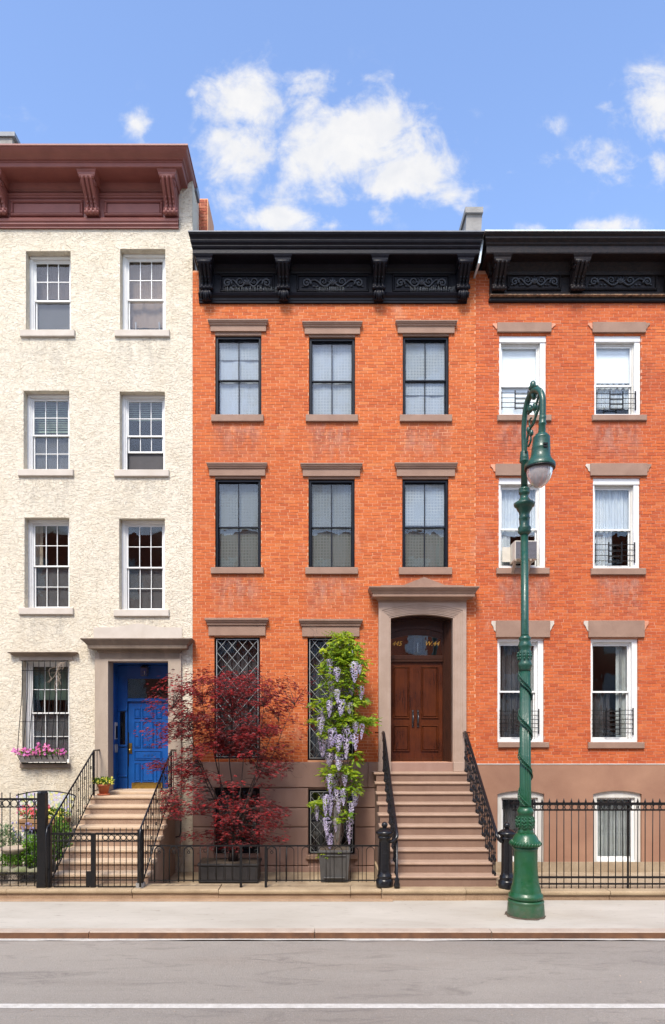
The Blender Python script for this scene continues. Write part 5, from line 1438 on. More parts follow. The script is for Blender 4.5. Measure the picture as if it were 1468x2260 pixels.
for i in range(8):
    a = 2*math.pi*(i+.5)/8
    for q, (py, r_, w_) in enumerate(((1826, 17.8, 2.0), (1820, 19.3, 2.9), (1813, 19.4, 3.2), (1806, 17.7, 2.3))):
        for s_ in (-1, 0, 1): m.sphere((LXC-.012+r_/S1*math.cos(a+s_*.18), LYC+r_/S1*math.sin(a+s_*.18), LZ(py-abs(s_)*2)), w_/S1*.75, 7, 5, (1, 1, 1.3))
    m.tube([(LXC-.012+19/S1*math.cos(a+(.1+.22*math.sin(t*.8))), LYC+19/S1*math.sin(a+(.1+.22*math.sin(t*.8))), LZ(1827-t*2.6)) for t in range(9)], .009, 5)
m.build('leaf_vase', M['green'], lamp)
MB().lathe(LXC, LYC, prof([(1781, 13.2), (1776, 12.6), (1480, 11.4)]), 96, flute=(.10, 16, 0, 9), lean=lean).build('fluted_shaft', M['green'], lamp)
m = MB().lathe(LXC, LYC, prof([(1481, 11.6), (1476, 13), (1470, 15), (1467, 15.6), (1463, 14.6), (1461, 13), (1452, 14.5), (1446, 15), (1438, 13), (1434, 12), (1428, 14.2), (1424, 14.8), (1420, 13), (1414, 11.5), (1411, 13), (1408, 13.4), (1405, 10), (1403, 9)]), 32, lean=lean)
for i in range(10):
    a = 2*math.pi*i/10
    for q in range(3): m.sphere((LXC-.02+[14.3, 15.6, 14.3][q]/S1*math.cos(a), LYC+[14.3, 15.6, 14.3][q]/S1*math.sin(a), LZ(1454-q*6)), .017, 6, 5, (1, 1, 1.5))
m.build('collar', M['green'], lamp)
MB().lathe(LXC, LYC, prof([(1404, 9), (1400, 8.6), (1180, 8.2)]), 24, lean=lean).build('upper_shaft', M['green'], lamp)
MB().lathe(LXC, LYC, prof([(1181, 8.4), (1177, 12.5), (1174, 14.6), (1170, 13.2), (1167, 14.4), (1163, 13), (1160, 10.6), (1147, 11.3), (1144, 12.6), (1141, 11.2), (1136, 10.8), (1130, 12.6), (1124, 16.5), (1120, 18), (1118, 21.5), (1114, 23), (1111, 23.2), (1108, 19), (1105, 13.5), (1102, 11.5), (1100, 9.6), (1092, 9.4), (1090, 11.5), (1086, 12), (1083, 10.8), (1081, 12), (1078, 11.5), (1076, 7.5)]), 32, flute=(.05, 14, LZ(1160), LZ(1092)), lean=lean).build('cup_capital', M['green'], lamp)
MB().lathe(LXC, LYC, prof([(1077, 7.2), (1023, 6.8), (1020, 10), (1017, 10.6), (1014, 9.2), (1012, 10.2), (1009, 9.6), (1000, 8.8), (997, 8.4), (996, 5.5)]), 24, lean=lean).build('neck', M['green'], lamp)
# garland winding up the fluted shaft
gm = MB(); pts = []; zA, zB_ = LZ(1781), LZ(1482); pitch = 87.5/S1
n = 330; rg = random.Random(2)
zstart = zA
for i in range(n):
    t = i/(n-1); z = zA+(zB_-zA)*t; a = -math.pi/2 + 2*math.pi*(z-LZ(1690))/pitch*(-1)*(-1)*-1
    r_ = (12.9-1.2*t)/S1+.004
    pts.append((LXC+lean[0]*z+r_*math.cos(a), LYC+r_*math.sin(a), z))
gm.tube(pts, .006, 5)
for i in range(2, n-2, 2):
    p = Vector(pts[i]); q = Vector(pts[i+2]); d = (q-p).normalized(); rad = (p-Vector((LXC+lean[0]*p.z, LYC, p.z))).normalized(); sd_ = d.cross(rad)
    s_ = 1 if (i//2) % 2 else -1
    gm.tube([p, p+d*.035+sd_*s_*.026+rad*.008, p+d*.075+sd_*s_*.034+rad*.002], [.006, .012, .002], 5)
gm.build('garland', M['green'], lamp)
# curved arm reaching over the kerb
def LP(px, py, y): s_ = FPX/(y+D); return (CAMX+(px-710)/s_, y, CAMZ+(1612-py)/s_)
arm = [LP(1156.5, 1000, -4.10), LP(1156, 970, -4.10), LP(1156.5, 940, -4.12), LP(1159.5, 910, -4.17), LP(1165, 885, -4.25), LP(1172, 870, -4.36), LP(1180, 862, -4.48), LP(1188, 861.5, -4.58), LP(1194.5, 868, -4.66), LP(1197.5, 881, -4.70), LP(1198, 900, -4.71), LP(1197.5, 928, -4.71)]
# smooth it
def smooth(pts, k=4):
    P = [Vector(p) for p in pts]; out = []
    for i in range(len(P)-1):
        p0 = P[max(i-1, 0)]; p1 = P[i]; p2 = P[i+1]; p3 = P[min(i+2, len(P)-1)]
        for q in range(k):
            t = q/k
            out.append(0.5*((2*p1)+(-p0+p2)*t+(2*p0-5*p1+4*p2-p3)*t*t+(-p0+3*p1-3*p2+p3)*t**3))
    out.append(P[-1]); return out
A = smooth(arm, 5)
rs = [.050-.0*i for i in range(len(A))]
rs = [.036 + .012*min(1, i/25) for i in range(len(A))]
MB().tube(A, rs, 12).build('arm', M['green'], lamp)
# scrollwork inside the crook, in the plane of the arm
pu = (Vector(arm[-1])-Vector(arm[0])); pu.z = 0; pu.normalize(); pz_ = Vector((0, 0, 1)); org = Vector(arm[0])
W_ = (Vector(arm[-1])-Vector(arm[0])).dot(pu)
def AP(a, b): return org + pu*(a*W_) + pz_*b
sm_ = MB()
def spiral(ca, cb, r0, r1, a0, a1, th, n=28):
    P = [AP(ca+((r0+(r1-r0)*i/n)*math.cos(a0+(a1-a0)*i/n))/W_, cb+(r0+(r1-r0)*i/n)*math.sin(a0+(a1-a0)*i/n)) for i in range(n+1)]
    sm_.tube(P, [th*(1-.45*i/n) for i in range(n+1)], 6)
spiral(.55, .78, .22, .03, -2.2, 4.6, .022); spiral(.42, .42, .18, .03, 2.2, -5.0, .022); spiral(.25, .16, .11, .02, -1.6, 4.6, .018)
sm_.tube(smooth([AP(.10, -.02), AP(.25, .25), AP(.62, .40), AP(.85, .55), AP(.96, .75)], 5), .020, 6)
sm_.tube(smooth([AP(.18, .62), AP(.35, .85), AP(.50, 1.0)], 5), .022, 6)
for (a, b, r_) in ((.35, .62, .045), (.5, .95, .05), (.62, .58, .045), (.28, .3, .04), (.42, .22, .035), (.72, .80, .04), (.55, .78, .05)):
    sm_.sphere(AP(a, b), r_, 8, 6, (1, 1, 1.5))
sm_.sphere(AP(.42, .93), .05, 8, 6, (1, 1, .8)); sm_.sphere(AP(.30, .84), .04, 8, 6)
sm_.build('scrollwork', M['green'], lamp)
# luminaire, hanging, slightly tilted
lx, ly, lz = arm[-1]; S2 = FPX/(ly+D)
def LZ2(py): return CAMZ + (1612-py)/S2
tl_ = (.055, LZ2(928))
def prof2(lst): return [(hw/S2, LZ2(py)) for py, hw in lst]
MB().lathe(lx, ly, prof2([(960, 9), (953, 7.6), (951, 8.2), (939, 7.4), (937, 8.8), (934, 8.8), (932, 7.4), (925, 7.4), (922, 8), (918, 7)]), 20, lean=tl_).build('hanger', M['green'], lamp)
MB().lathe(lx, ly, prof2([(1033, 33), (1030, 33.4), (1024, 32.4), (1018, 27), (1011, 22.5), (1003, 20.6), (992, 20.2), (990.5, 20.7), (989, 20), (978, 19), (968, 18.2), (966, 18.6), (964, 17), (959, 13), (956, 9.5), (955, 6)]), 36, lean=tl_).build('lamp_hood', M['green'], lamp)
MB().lathe(lx, ly, prof2([(1036, 29), (1036, 32.6), (1032.5, 33.2), (1031, 31)]), 36, lean=tl_).build('rim', M['iron'], lamp)
cl = MB(); 
for zz in (993, 987): cl.box(lx+.0-.035, lx+.035, ly-.155, ly-.135, LZ2(zz)-.012, LZ2(zz)+.012)
cl.build('latch', M['iron'], lamp)
MB().lathe(lx, ly, prof2([(1034, 28), (1040, 28), (1050, 26.3), (1060, 22.5), (1069, 16), (1075, 8), (1077, .5)]), 30, lean=tl_, caps=False).build('globe', M['globe'], lamp)
MB().lathe(lx, ly, prof2([(1030, 20), (1048, 8), (1058, 6), (1060, 3)]), 16, lean=tl_).build('reflector', M['grey_metal'], lamp)

# ================================================================ FENCES
def spike_mesh(): 
    m = MB(); m.tube([(0, 0, 0), (0, 0, 1)], .0, 4); return m
def picket(h, r, mat, spear=False):
    m = MB(); m.tube([(0, 0, 0), (0, 0, h)], r, 5)
    if spear:
        m.lathe(0, 0, [(.010, h-.012), (.020, h-.004), (.010, h+.006), (.014, h+.014), (.022, h+.035), (.014, h+.07), (.002, h+.115)], 7)
    else: m.lathe(0, 0, [(r*1.3, h-.01), (r*.3, h+.02)], 5)
    return m.mesh('picket', mat)
# right fence
fr_ = empty('iron_fence', (5.9, -2.88, .14), 'tall black iron fence with spear tips before the red brick house', 'fence')
pk = picket(1.50, .0085, M['iron'], True); FY = -2.88
SF = FPX/(FY+D)
def FZ(py): return CAMZ+(1612-py)/SF
def FX(px): return (px-710)/SF
MB().box(3.42, 8.2, FY-.012, FY+.012, FZ(1777), FZ(1771)).build('top_rail', M['iron'], fr_)
MB().box(3.42, 8.2, FY-.010, FY+.010, FZ(1789.5), FZ(1786)).build('rail', M['iron'], fr_)
MB().box(3.42, 8.2, FY-.012, FY+.012, FZ(1938.5), FZ(1934)).build('rail', M['iron'], fr_)
MB().box(3.42, 8.2, FY-.012, FY+.012, FZ(1952.5), FZ(1949)).build('bottom_rail', M['iron'], fr_)
rgm = MB().ring(0, 0, 0, .050, .0075, 18, 5).mesh('ring', M['iron'])
x = 3.56; i = 0; rf = random.Random(6)
while x < 8.1:
    link(pk, 'picket', fr_, (x, FY, .165+rf.uniform(-.004, .004)), rot=(0, rf.uniform(-.006, .006), 0))
    link(rgm, 'ring', fr_, (x+.066, FY, FZ(1781.5)))
    x += .1325; i += 1
for xx in (5.52, 7.55): MB().box(xx-.014, xx+.014, FY+.02, FY+.048, .15, FZ(1771)).build('post', M['iron'], fr_)
# left fence
fl = empty('iron_fence', (-6.2, -2.9, .18), 'tall black iron fence ending at a thick square post by the flower bed', 'fence')
FY = -2.9; SF = FPX/(FY+D)
pk2 = picket(FZ(1751)-FZ(1955), .0095, M['iron'])
for (a, b, n_) in ((1766, 1761.5, 'top_rail'), (1782.5, 1780, 'rail'), (1928, 1925.5, 'rail'), (1945, 1941.5, 'bottom_rail')):
    MB().box(-8.6, FX(84), FY-.012, FY+.012, FZ(a), FZ(b)).build(n_, M['iron'], fl)
x = FX(76.5)
while x > -8.5:
    link(pk2, 'picket', fl, (x, FY, FZ(1955)+rf.uniform(-.01, .01)))
    link(rgm, 'ring', fl, (x+.073, FY, FZ(1773.5)), scale=(1.22, 1.1, 1.22))
    m = MB(); cx, cz = x-.073, FZ(1935)
    m.tube([(cx+.055*math.cos(q*.42-.6), FY, cz+.052*math.sin(q*.42-.6)) for q in range(13)], .006, 4)
    m.tube([(cx+.028*math.cos(q*.6)*(1-q*.05), FY, cz-.01+.026*math.sin(q*.6)*(1-q*.05)) for q in range(12)], .005, 4)
    m.build('scroll', M['iron'], fl)
    x -= .147
pm_ = MB().box(FX(85), FX(103), FY-.07, FY+.07, .21, FZ(1750)); pm_.box(FX(84), FX(104), FY-.08, FY+.08, .19, .27)
pm_.lathe(FX(94), FY, [(.098, FZ(1750)), (.085, FZ(1747)), (.05, FZ(1745)), (.01, FZ(1744.5))], 4, smooth=False)
pm_.build('post', M['iron'], fl)
# gate with two leaves
gt = empty('garden_gate', (-4.1, -2.93, .18), 'low black double gate with ring frieze at the foot of the beige stoop', 'gate')
GY = -2.93; FY = GY; SF = FPX/(GY+D)
MB().box(FX(98), FX(113), GY-.03, GY+.05, .2, FZ(1822)).build('post', M['iron'], gt)
p2 = MB().box(FX(304), FX(316), GY-.03, GY+.06, .24, FZ(1831)); p2.build('post', M['iron'], gt)
MB().box(FX(301), FX(318), GY-.04, GY+.10, .18, .27).build('post_foot', M['grey_stone'], gt)
MB().box(FX(201.5), FX(211), GY-.03, GY+.03, FZ(1960), FZ(1839)).build('meeting_stile', M['iron'], gt)
pk3 = picket(FZ(1829)-FZ(1957), .0075, M['iron'])
rg2 = MB().ring(0, 0, 0, .046, .0075, 18, 5).mesh('ring', M['iron'])
for (a, b) in ((114, 201), (211.5, 303)):
    xa, xb = FX(a), FX(b)
    MB().box(xa, xb, GY-.016, GY+.016, FZ(1842.5), FZ(1838)).build('top_rail', M['iron'], gt)
    MB().box(xa, xb, GY-.009, GY+.009, FZ(1857.5), FZ(1855)).build('rail', M['iron'], gt)
    MB().box(xa, xb, GY-.010, GY+.010, FZ(1943.5), FZ(1941)).build('rail', M['iron'], gt)
    MB().box(xa+.04, xb-.03, GY-.016, GY+.016, FZ(1960), FZ(1956)).build('bottom_rail', M['iron'], gt)
    n = 6
    for i in range(n):
        xx = xa+.115+(xb-xa-.13)*i/(n-.3)
        link(pk3, 'picket', gt, (xx, GY, FZ(1957)))
        if i < n-0: link(rg2, 'ring', gt, (xx+.058, GY, FZ(1849)))
    MB().box(xa+.035, xa+.051, GY-.01, GY+.01, FZ(1958), FZ(1842)).build('stile', M['iron'], gt)
MB().box(FX(192), FX(202), GY-.035, GY+.02, FZ(1955), FZ(1923)).build('lock_box', M['iron'], gt)
# low hoop fence in front of the middle house
lf = empty('low_iron_fence', (-1.2, -2.88, .18), 'low black hoop fence between the two stoops in front of the planters', 'fence')
FY = -2.88; SF = FPX/(FY+D)
zt, zb = FZ(1867), FZ(1943)
MB().box(FX(326), FX(836), FY-.012, FY+.012, zt-.010, zt+.016).build('top_rail', M['iron'], lf)
MB().box(FX(328), FX(836), FY-.010, FY+.010, zb-.010, zb+.010).build('bottom_rail', M['iron'], lf)
def hoop(xc, w, r, ztop):
    pts = [(xc-w/2, FY, zb-.03)] + [(xc-w/2*math.cos(math.pi*i/10), FY, ztop-w/2+w/2*math.sin(math.pi*i/10)*(1.0)) for i in range(11)] + [(xc+w/2, FY, zb-.03)]
    return MB().tube(pts, r, 6)
for px in (351.5, 384, 416.5, 600): 
    h_ = hoop(FX(px), .165, .0125, zt-.012)
    h_.ring(FX(px), FY, zt-.115, .022, .007, 10, 4); h_.tube([(FX(px)-.05, FY, zt-.03), (FX(px), FY, zt-.09), (FX(px)+.05, FY, zt-.03)], .006, 4)
    h_.build('hoop', M['iron'], lf)
lp = picket(zt-zb+.02, .0085, M['iron'])
for px in (334, 442, 459, 478, 497, 514, 551, 569, 618, 633): link(lp, 'picket', lf, (FX(px), FY, zb-.02))
for px in (446, 486, 558): 
    m = MB().ring(FX(px)+.06, FY, zt-.09, .03, .006, 12, 4); m.build('ring', M['iron'], lf)
for px in (532, 587): MB().box(FX(px)-.022, FX(px)+.022, FY-.02, FY+.02, .17, zt).build('post', M['iron'], lf)
for i, px in enumerate(np.arange(640, 832, 35.5)):
    hoop(FX(px)+.0, .145, .0068, zt-.02).build('hoop', M['iron'], lf)
    link(lp, 'picket', lf, (FX(px+17.7), FY, zb-.02), scale=(.75, .75, 1))

# ================================================================ FRONT YARD THINGS
def leaf_quad(mb, c, d, n_, L, w):
    """a pointed leaf from c along d with normal n_"""
    s_ = d.cross(n_).normalized()*w
    tip = c+d*L; mid = c+d*L*.45
    mb.add([c, mid+s_-n_*w*.25, tip, mid-s_-n_*w*.25], [(0, 1, 2), (0, 2, 3)])
def rv(r): 
    v = Vector((r.gauss(0, 1), r.gauss(0, 1), r.gauss(0, 1))); return v.normalized()
# --- Japanese maple
mp = empty('maple_tree', (PX(513, -.95), -.95, .3), 'dark red Japanese maple with feathery leaves growing in front of the grilled window', 'tree')
r = random.Random(77)
root = Vector((PX(515, -.95), -.95, .28))
def WP(px, py, y): s_ = FPX/(y+D); return Vector(((px-710)/s_, y, CAMZ+(1612-py)/s_))
pads = []
def addpads(n, cx, cy, rx, ry, w=(9, 24), h=(3, 7), y=(-2.0, -.35), pw=.5):
    for _ in range(n):
        a = r.uniform(0, 2*math.pi); q = r.random()**pw
        px = cx+rx*q*math.cos(a); py = cy+ry*q*math.sin(a)
        pads.append((px, py, r.uniform(*w), r.uniform(*h), r.uniform(*y)))
addpads(205, 500, 1566, 135, 80); addpads(80, 470, 1625, 112, 45); addpads(60, 560, 1640, 75, 40)
addpads(50, 520, 1520, 110, 30); addpads(72, 545, 1790, 88, 42); addpads(30, 500, 1850, 85, 25, y=(-1.6, -.7)); addpads(9, 590, 1830, 50, 30)
addpads(30, 405, 1765, 45, 42, w=(12, 26), y=(-2.2, -1.0)); addpads(18, 390, 1690, 45, 26, w=(10, 24)); addpads(16, 440, 1700, 50, 22)
addpads(20, 590, 1690, 45, 20, w=(10, 26)); addpads(8, 540, 1735, 60, 14)
for (px, py, w) in ((345, 1518, 26), (352, 1536, 24), (335, 1549, 24), (345, 1566, 26), (332, 1590, 22), (322, 1613, 26), (350, 1622, 30), (360, 1600, 26), (345, 1642, 26), (348, 1692, 24), (330, 1695, 18),
                    (370, 1500, 22), (390, 1492, 24), (408, 1502, 26), (432, 1486, 24), (455, 1478, 20), (420, 1520, 26), (566, 1468, 10), (562, 1485, 14), (575, 1500, 22), (604, 1505, 26), (632, 1498, 18),
                    (640, 1520, 26), (655, 1510, 16), (668, 1530, 18), (650, 1545, 28), (680, 1560, 14), (676, 1600, 18), (655, 1622, 20), (640, 1590, 24), (690, 1500, 10), (625, 1560, 30), (628, 1690, 22), (610, 1710, 18),
                    (600, 1800, 24), (620, 1822, 22), (615, 1850, 20), (385, 1800, 20), (370, 1780, 14), (650, 1655, 16), (630, 1675, 18)):
    pads.append((px, py, w, 5, r.uniform(-2.1, -.8)))
lm = MB(); bm = MB()
stems = []
trunk_tops = []
for i in range(9):
    a = -1+2*i/8
    tgt = WP(515+a*95+r.uniform(-12, 12), 1690-abs(a)*20+r.uniform(-15, 15), -1.15+r.uniform(-.45, .3))
    p = [root+Vector((a*.08, r.uniform(-.05, .05), 0)), root.lerp(tgt, .35)+Vector((-a*.10, r.uniform(-.05, .05), .10)), root.lerp(tgt, .7)+Vector((-a*.06, 0, .05)), tgt]
    tgt2 = WP(515+a*135, 1570+r.uniform(-25, 25), tgt.y-.1)
    p = [p[0], p[1]+Vector((r.uniform(-.06, .06), 0, r.uniform(-.05, .05))), p[2]+Vector((r.uniform(-.07, .07), 0, 0)), p[3]]
    P = smooth(p+[tgt.lerp(tgt2, .5)+Vector((0, 0, .05)), tgt2], 4)
    rr = [.017*(1-.8*k/(len(P)-1)) for k in range(len(P))]
    if i in (2, 4, 6): rr = [q*1.35 for q in rr]
    bm.tube(P, rr, 6); stems.append(P)
allp = [q for P in stems for q in P]
sun_t = Vector((-.2, -.45, .86)).normalized()
for (px, py, w, h, y) in pads:
    c = WP(px, py, y); s_ = FPX/(y+D); Wd = w/s_; Hh = h/s_
    # twig from the nearest lower stem point
    best = min(allp, key=lambda q: (q-c).length + (1.5 if q.z > c.z+.05 else 0))
    mid = best.lerp(c, .5)+Vector((0, 0, .04))
    bm.tube(smooth([best, mid, c], 3), [.006, .0055, .005, .0045, .004, .0035, .003], 4)
    outd = Vector((c.x-root.x, (c.y-root.y)*.6, 0)); 
    outd = outd.normalized() if outd.length > .05 else Vector((1, 0, 0))
    for _ in range(int(45*(w/28)**1.1)):
        q = r.uniform(-1, 1); v_ = r.uniform(-1, 1)
        if q*q+v_*v_ > 1: continue
        pz = c + Vector((q*Wd, v_*Wd*.55, r.gauss(0, Hh*1.1) - .14*abs(q)*Hh))
        d0 = (outd*.9 + rv(r)*.75); d0.z = d0.z*.35-.18; d0.normalize()
        nn_ = (Vector((0, 0, 1))+rv(r)*.32); nn_ = (nn_-d0*nn_.dot(d0)).normalized()
        side = d0.cross(nn_)
        L = r.uniform(.042, .075)
        vs_ = []; fs_ = []
        for ang, ll in ((-1.25, .62), (-.62, .88), (0, 1.0), (.62, .88), (1.25, .62)):
            dd = d0*math.cos(ang)+side*math.sin(ang); sd2 = dd.cross(nn_); b_ = len(vs_)
            tip = pz+dd*L*ll-nn_*L*.22; mid = pz+dd*L*ll*.5
            vs_ += [pz, mid+sd2*L*.115, tip, mid-sd2*L*.115]; fs_ += [(b_, b_+1, b_+2, b_+3)]
        # share the centre vertex so that a leaf is one island
        vs2 = [pz]; fs2 = []
        for k in range(5): b_ = len(vs2); vs2 += vs_[4*k+1:4*k+4]; fs2.append((0, b_, b_+1, b_+2))
        lm.add(vs2, fs2)
bm.build('trunk', M['bark_dark'], mp); lm.build('foliage', M['maple'], mp, kind='stuff')
pt = empty('planter_box', (PX(508, -.6), -.7, -.1), 'wide low dark planter box beneath the red maple', 'planter')
a_, b_ = PX(443, -.95), PX(572, -.95)
MB().bbox(a_, b_, -1.22, -.55, -.10, .26, .012).build('box', M['planter'], pt)
m = MB()
for k in range(7): m.bbox(a_+.03+k*(b_-a_-.06)/7, a_+.02+(k+1)*(b_-a_-.06)/7, -1.232, -1.215, -.05, .21, .005)
m.build('panels', M['planter'], pt)
MB().bbox(a_-.02, b_+.02, -1.245, -.53, .235, .285, .01).build('rim', M['planter'], pt)
MB().box(a_+.01, b_-.01, -1.2, -.57, .28, .292).build('soil', M['soil'], pt)

# --- wisteria
wi = empty('wisteria', (PX(742, -.8), -.8, .3), 'climbing wisteria with lime green leaves and hanging lavender blossom beside the walnut door', 'climbing plant')
r = random.Random(31); lm = MB(); sm2 = MB()
def wleaf(c, d, L, w, up=Vector((0, 0, 1))):
    n_ = up+rv(r)*.45; n_ = n_-d*n_.dot(d)
    n_ = n_.normalized(); s_ = d.cross(n_)
    lm.add([c, c+d*L*.28+s_*w*.85-n_*w*.2, c+d*L*.62+s_*w*.8-n_*w*.22, c+d*L-n_*L*.12, c+d*L*.62-s_*w*.8-n_*w*.22, c+d*L*.28-s_*w*.85-n_*w*.2, c+d*L*.5],
           [(0, 1, 6), (1, 2, 6), (2, 3, 6), (3, 4, 6), (4, 5, 6), (5, 0, 6)])
clumps = [(752, 1402, 26, 12, 26), (760, 1420, 34, 14, 46), (748, 1440, 36, 12, 44), (770, 1450, 34, 14, 44), (735, 1462, 30, 12, 30), (770, 1475, 30, 16, 34), (795, 1458, 16, 9, 16), (720, 1480, 16, 12, 16), (755, 1500, 36, 12, 34),
          (722, 1515, 14, 16, 16), (785, 1508, 22, 8, 18), (800, 1485, 8, 16, 10), (760, 1535, 42, 9, 34), (790, 1545, 20, 8, 16), (715, 1548, 18, 10, 16), (730, 1570, 30, 8, 14), (690, 1555, 10, 6, 8), (690, 1588, 10, 5, 6),
          (770, 1580, 38, 8, 34), (800, 1588, 26, 7, 24), (735, 1592, 34, 8, 26), (822, 1588, 10, 12, 10), (745, 1605, 30, 8, 18), (715, 1618, 14, 8, 10), (790, 1608, 20, 6, 10), (740, 1655, 12, 8, 12), (788, 1670, 10, 14, 14),
          (745, 1695, 34, 9, 34), (775, 1705, 18, 10, 20), (722, 1708, 14, 6, 10), (783, 1720, 10, 10, 10), (765, 1738, 28, 6, 18), (785, 1740, 10, 6, 8), (700, 1772, 20, 7, 18), (712, 1768, 12, 6, 8), (750, 1808, 12, 8, 12), (765, 1795, 14, 6, 10),
          (735, 1880, 30, 5, 16), (705, 1790, 10, 6, 6), (755, 1620, 22, 30, 16), (758, 1550, 24, 20, 14), (755, 1760, 20, 24, 8), (738, 1730, 14, 18, 8), (730, 1430, 20, 10, 12), (790, 1430, 8, 14, 8)]
for (px, py, rx, ry, n_) in clumps:
    for _ in range(int(n_*1.9)):
        y = r.uniform(-1.12, -.45); a = r.uniform(0, 6.28); q = math.sqrt(r.random())
        c = WP(px+rx*q*math.cos(a), py+ry*q*math.sin(a), y)
        big = r.random() < (.35 if py < 1500 else .08)
        if big:
            d = Vector((r.uniform(-1, 1), r.uniform(-1, .2), r.uniform(-1.0, .1))).normalized(); L = r.uniform(.11, .17); wleaf(c, d, L, L*.34, Vector((0, -.6, .8)))
        else:
            # pinnate leaf: a rachis with paired leaflets
            d = Vector((r.uniform(-1, 1), r.uniform(-.9, .5), r.uniform(-.7, .25))).normalized(); side = d.cross(Vector((0, 0, 1))).normalized(); L = r.uniform(.10, .17)
            for k in range(3):
                for s_ in (-1, 1):
                    dd = (side*s_+d*.5+Vector((0, 0, -.3))).normalized(); wleaf(c+d*L*(.2+.3*k), dd, r.uniform(.055, .08), .020, Vector((0, -.25, 1)))
            wleaf(c+d*L, d, .06, .017)
lm.build('foliage', M['wist_leaf'], wi, kind='stuff')
base = Vector((PX(742, -.9), -.85, .38))
for k in range(4):
    p = [base+Vector((.03*k-.05, 0, 0))]
    for i in range(1, 12):
        py = 1880-(1880-1400)*i/11; px = 750+14*math.sin(i*.9+k*1.7)+k*4-6+(r.uniform(-6, 6)); p.append(WP(px, py, -.80+.10*math.sin(i*.7+k)))
    sm2.tube(smooth(p, 3), [.020*(1-.7*q/33)*(1.3 if k == 0 else .8) for q in range(34)], 6)
for k in range(26):  # fine bare twigs and tendrils, most on the left
    px = r.uniform(690, 760); py = r.uniform(1395, 1700)
    p = [WP(px, py, -.7)]
    dx_ = r.uniform(-14, 8); dy_ = r.uniform(-22, 10)
    for q in range(1, 5): p.append(WP(px+dx_*q/2+r.uniform(-5, 5), py+dy_*q/2+r.uniform(-5, 5), -.6))
    sm2.tube(smooth(p, 3), .0032, 4)
p = [WP(660+18*math.cos(t*.5+1), 1700+17*math.sin(t*.5+1), -.25) for t in range(11)]; sm2.tube(smooth(p, 3), .003, 4)
sm2.build('stem', M['bark'], wi)
rac = [(728,1457,1487,14),(743,1475,1502,12),(783,1464,1503,15),(794,1470,1488,8),(730,1505,1547,15),(744,1525,1550,13),(776,1512,1533,13),(797,1516,1543,13),(728,1549,1584,14),(754,1547,1578,17),(772,1553,1573,13),(711,1565,1588,9),
 (708,1586,1620,13),(785,1596,1618,11),(800,1600,1635,9),(734,1610,1650,16),(714,1625,1665,16),(748,1625,1657,16),(765,1605,1672,16),(782,1622,1656,15),(726,1628,1655,12),(727,1665,1693,14),(748,1667,1698,16),(727,1712,1754,15),(741,1706,1745,15),
 (761,1712,1732,12),(745,1745,1800,15),(757,1743,1778,10),(785,1743,1775,17),(719,1757,1800,13),(730,1757,1798,12),(776,1772,1805,13),(773,1805,1865,14),(699,1780,1810,9),(721,1808,1841,14),(739,1810,1835,8),(727,1843,1870,15)]
def raceme_mesh(seed):
    r = random.Random(seed); m = MB(); m.tube([(0, 0, 0), (0, 0, -1)], .008, 4)
    for i in range(150):
        t = r.random()**1.15; rad = .20*(1-t)**.62*(.55+.45*min(1, t*6))*r.uniform(.75, 1.18); a = r.uniform(0, 6.28)
        c = Vector((rad*math.cos(a), rad*math.sin(a), -t)); o = Vector((math.cos(a), math.sin(a), r.uniform(-.9, .1))).normalized()
        u_ = o.cross(Vector((0, 0, 1))).normalized(); v_ = o.cross(u_); s_ = r.uniform(.026, .040)
        tw_ = r.uniform(-.5, .5); u2 = u_*math.cos(tw_)+v_*math.sin(tw_); v2 = v_*math.cos(tw_)-u_*math.sin(tw_); s_ *= 1.15
        m.add([c+u2*s_, c+v2*s_*.8+o*s_*.5, c-u2*s_, c-v2*s_*.9+o*s_*.5], [(0, 1, 2, 3)])
    return m.mesh('flower_cluster', M['wist_flower'])
RM = [raceme_mesh(k) for k in range(6)]
for i, (px, t, b, w) in enumerate(rac):
    y = r.uniform(-1.25, -.85); p = WP(px, t-3, y); H = (b-t+7)*(y+D)/FPX; W2 = w*(y+D)/FPX
    link(RM[i % 6], 'flower_cluster', wi, tuple(p), rot=(r.uniform(-.06, .06), r.uniform(-.08, .08), r.uniform(0, 6.28)), scale=(W2/.30*r.uniform(.85, 1.15), W2/.30*r.uniform(.85, 1.15), H*r.uniform(.85, 1.02)))
pt = empty('planter_box', (PX(738, -.8), -.8, -.1), 'tall grey square planter holding the wisteria roots', 'planter')
a_, b_ = PX(704, -.9), PX(771, -.9)
MB().add([(a_+.04, -1.12, -.1), (b_-.04, -1.12, -.1), (b_-.04, -.62, -.1), (a_+.04, -.62, -.1), (a_, -1.18, .50), (b_, -1.18, .50), (b_, -.58, .50), (a_, -.58, .50)], [(0, 3, 2, 1), (4, 5, 6, 7), (0, 1, 5, 4), (1, 2, 6, 5), (2, 3, 7, 6), (3, 0, 4, 7)]).build('box', M['planter_grey'], pt)
MB().bbox(a_-.02, b_+.02, -1.21, -.56, .50, .55, .01).build('rim', M['planter_grey'], pt)
m = MB()
for (p, q, c, d) in ((a_+.10, b_-.10, -.02, .0), (a_+.08, b_-.08, .43, .45)): m.bbox(p, q, -1.195, -1.13, c, d, .005)
m.build('panel_bead', M['planter_grey'], pt)
MB().box(a_+.02, b_-.02, -1.17, -.6, .552, .562).build('soil', M['soil'], pt)

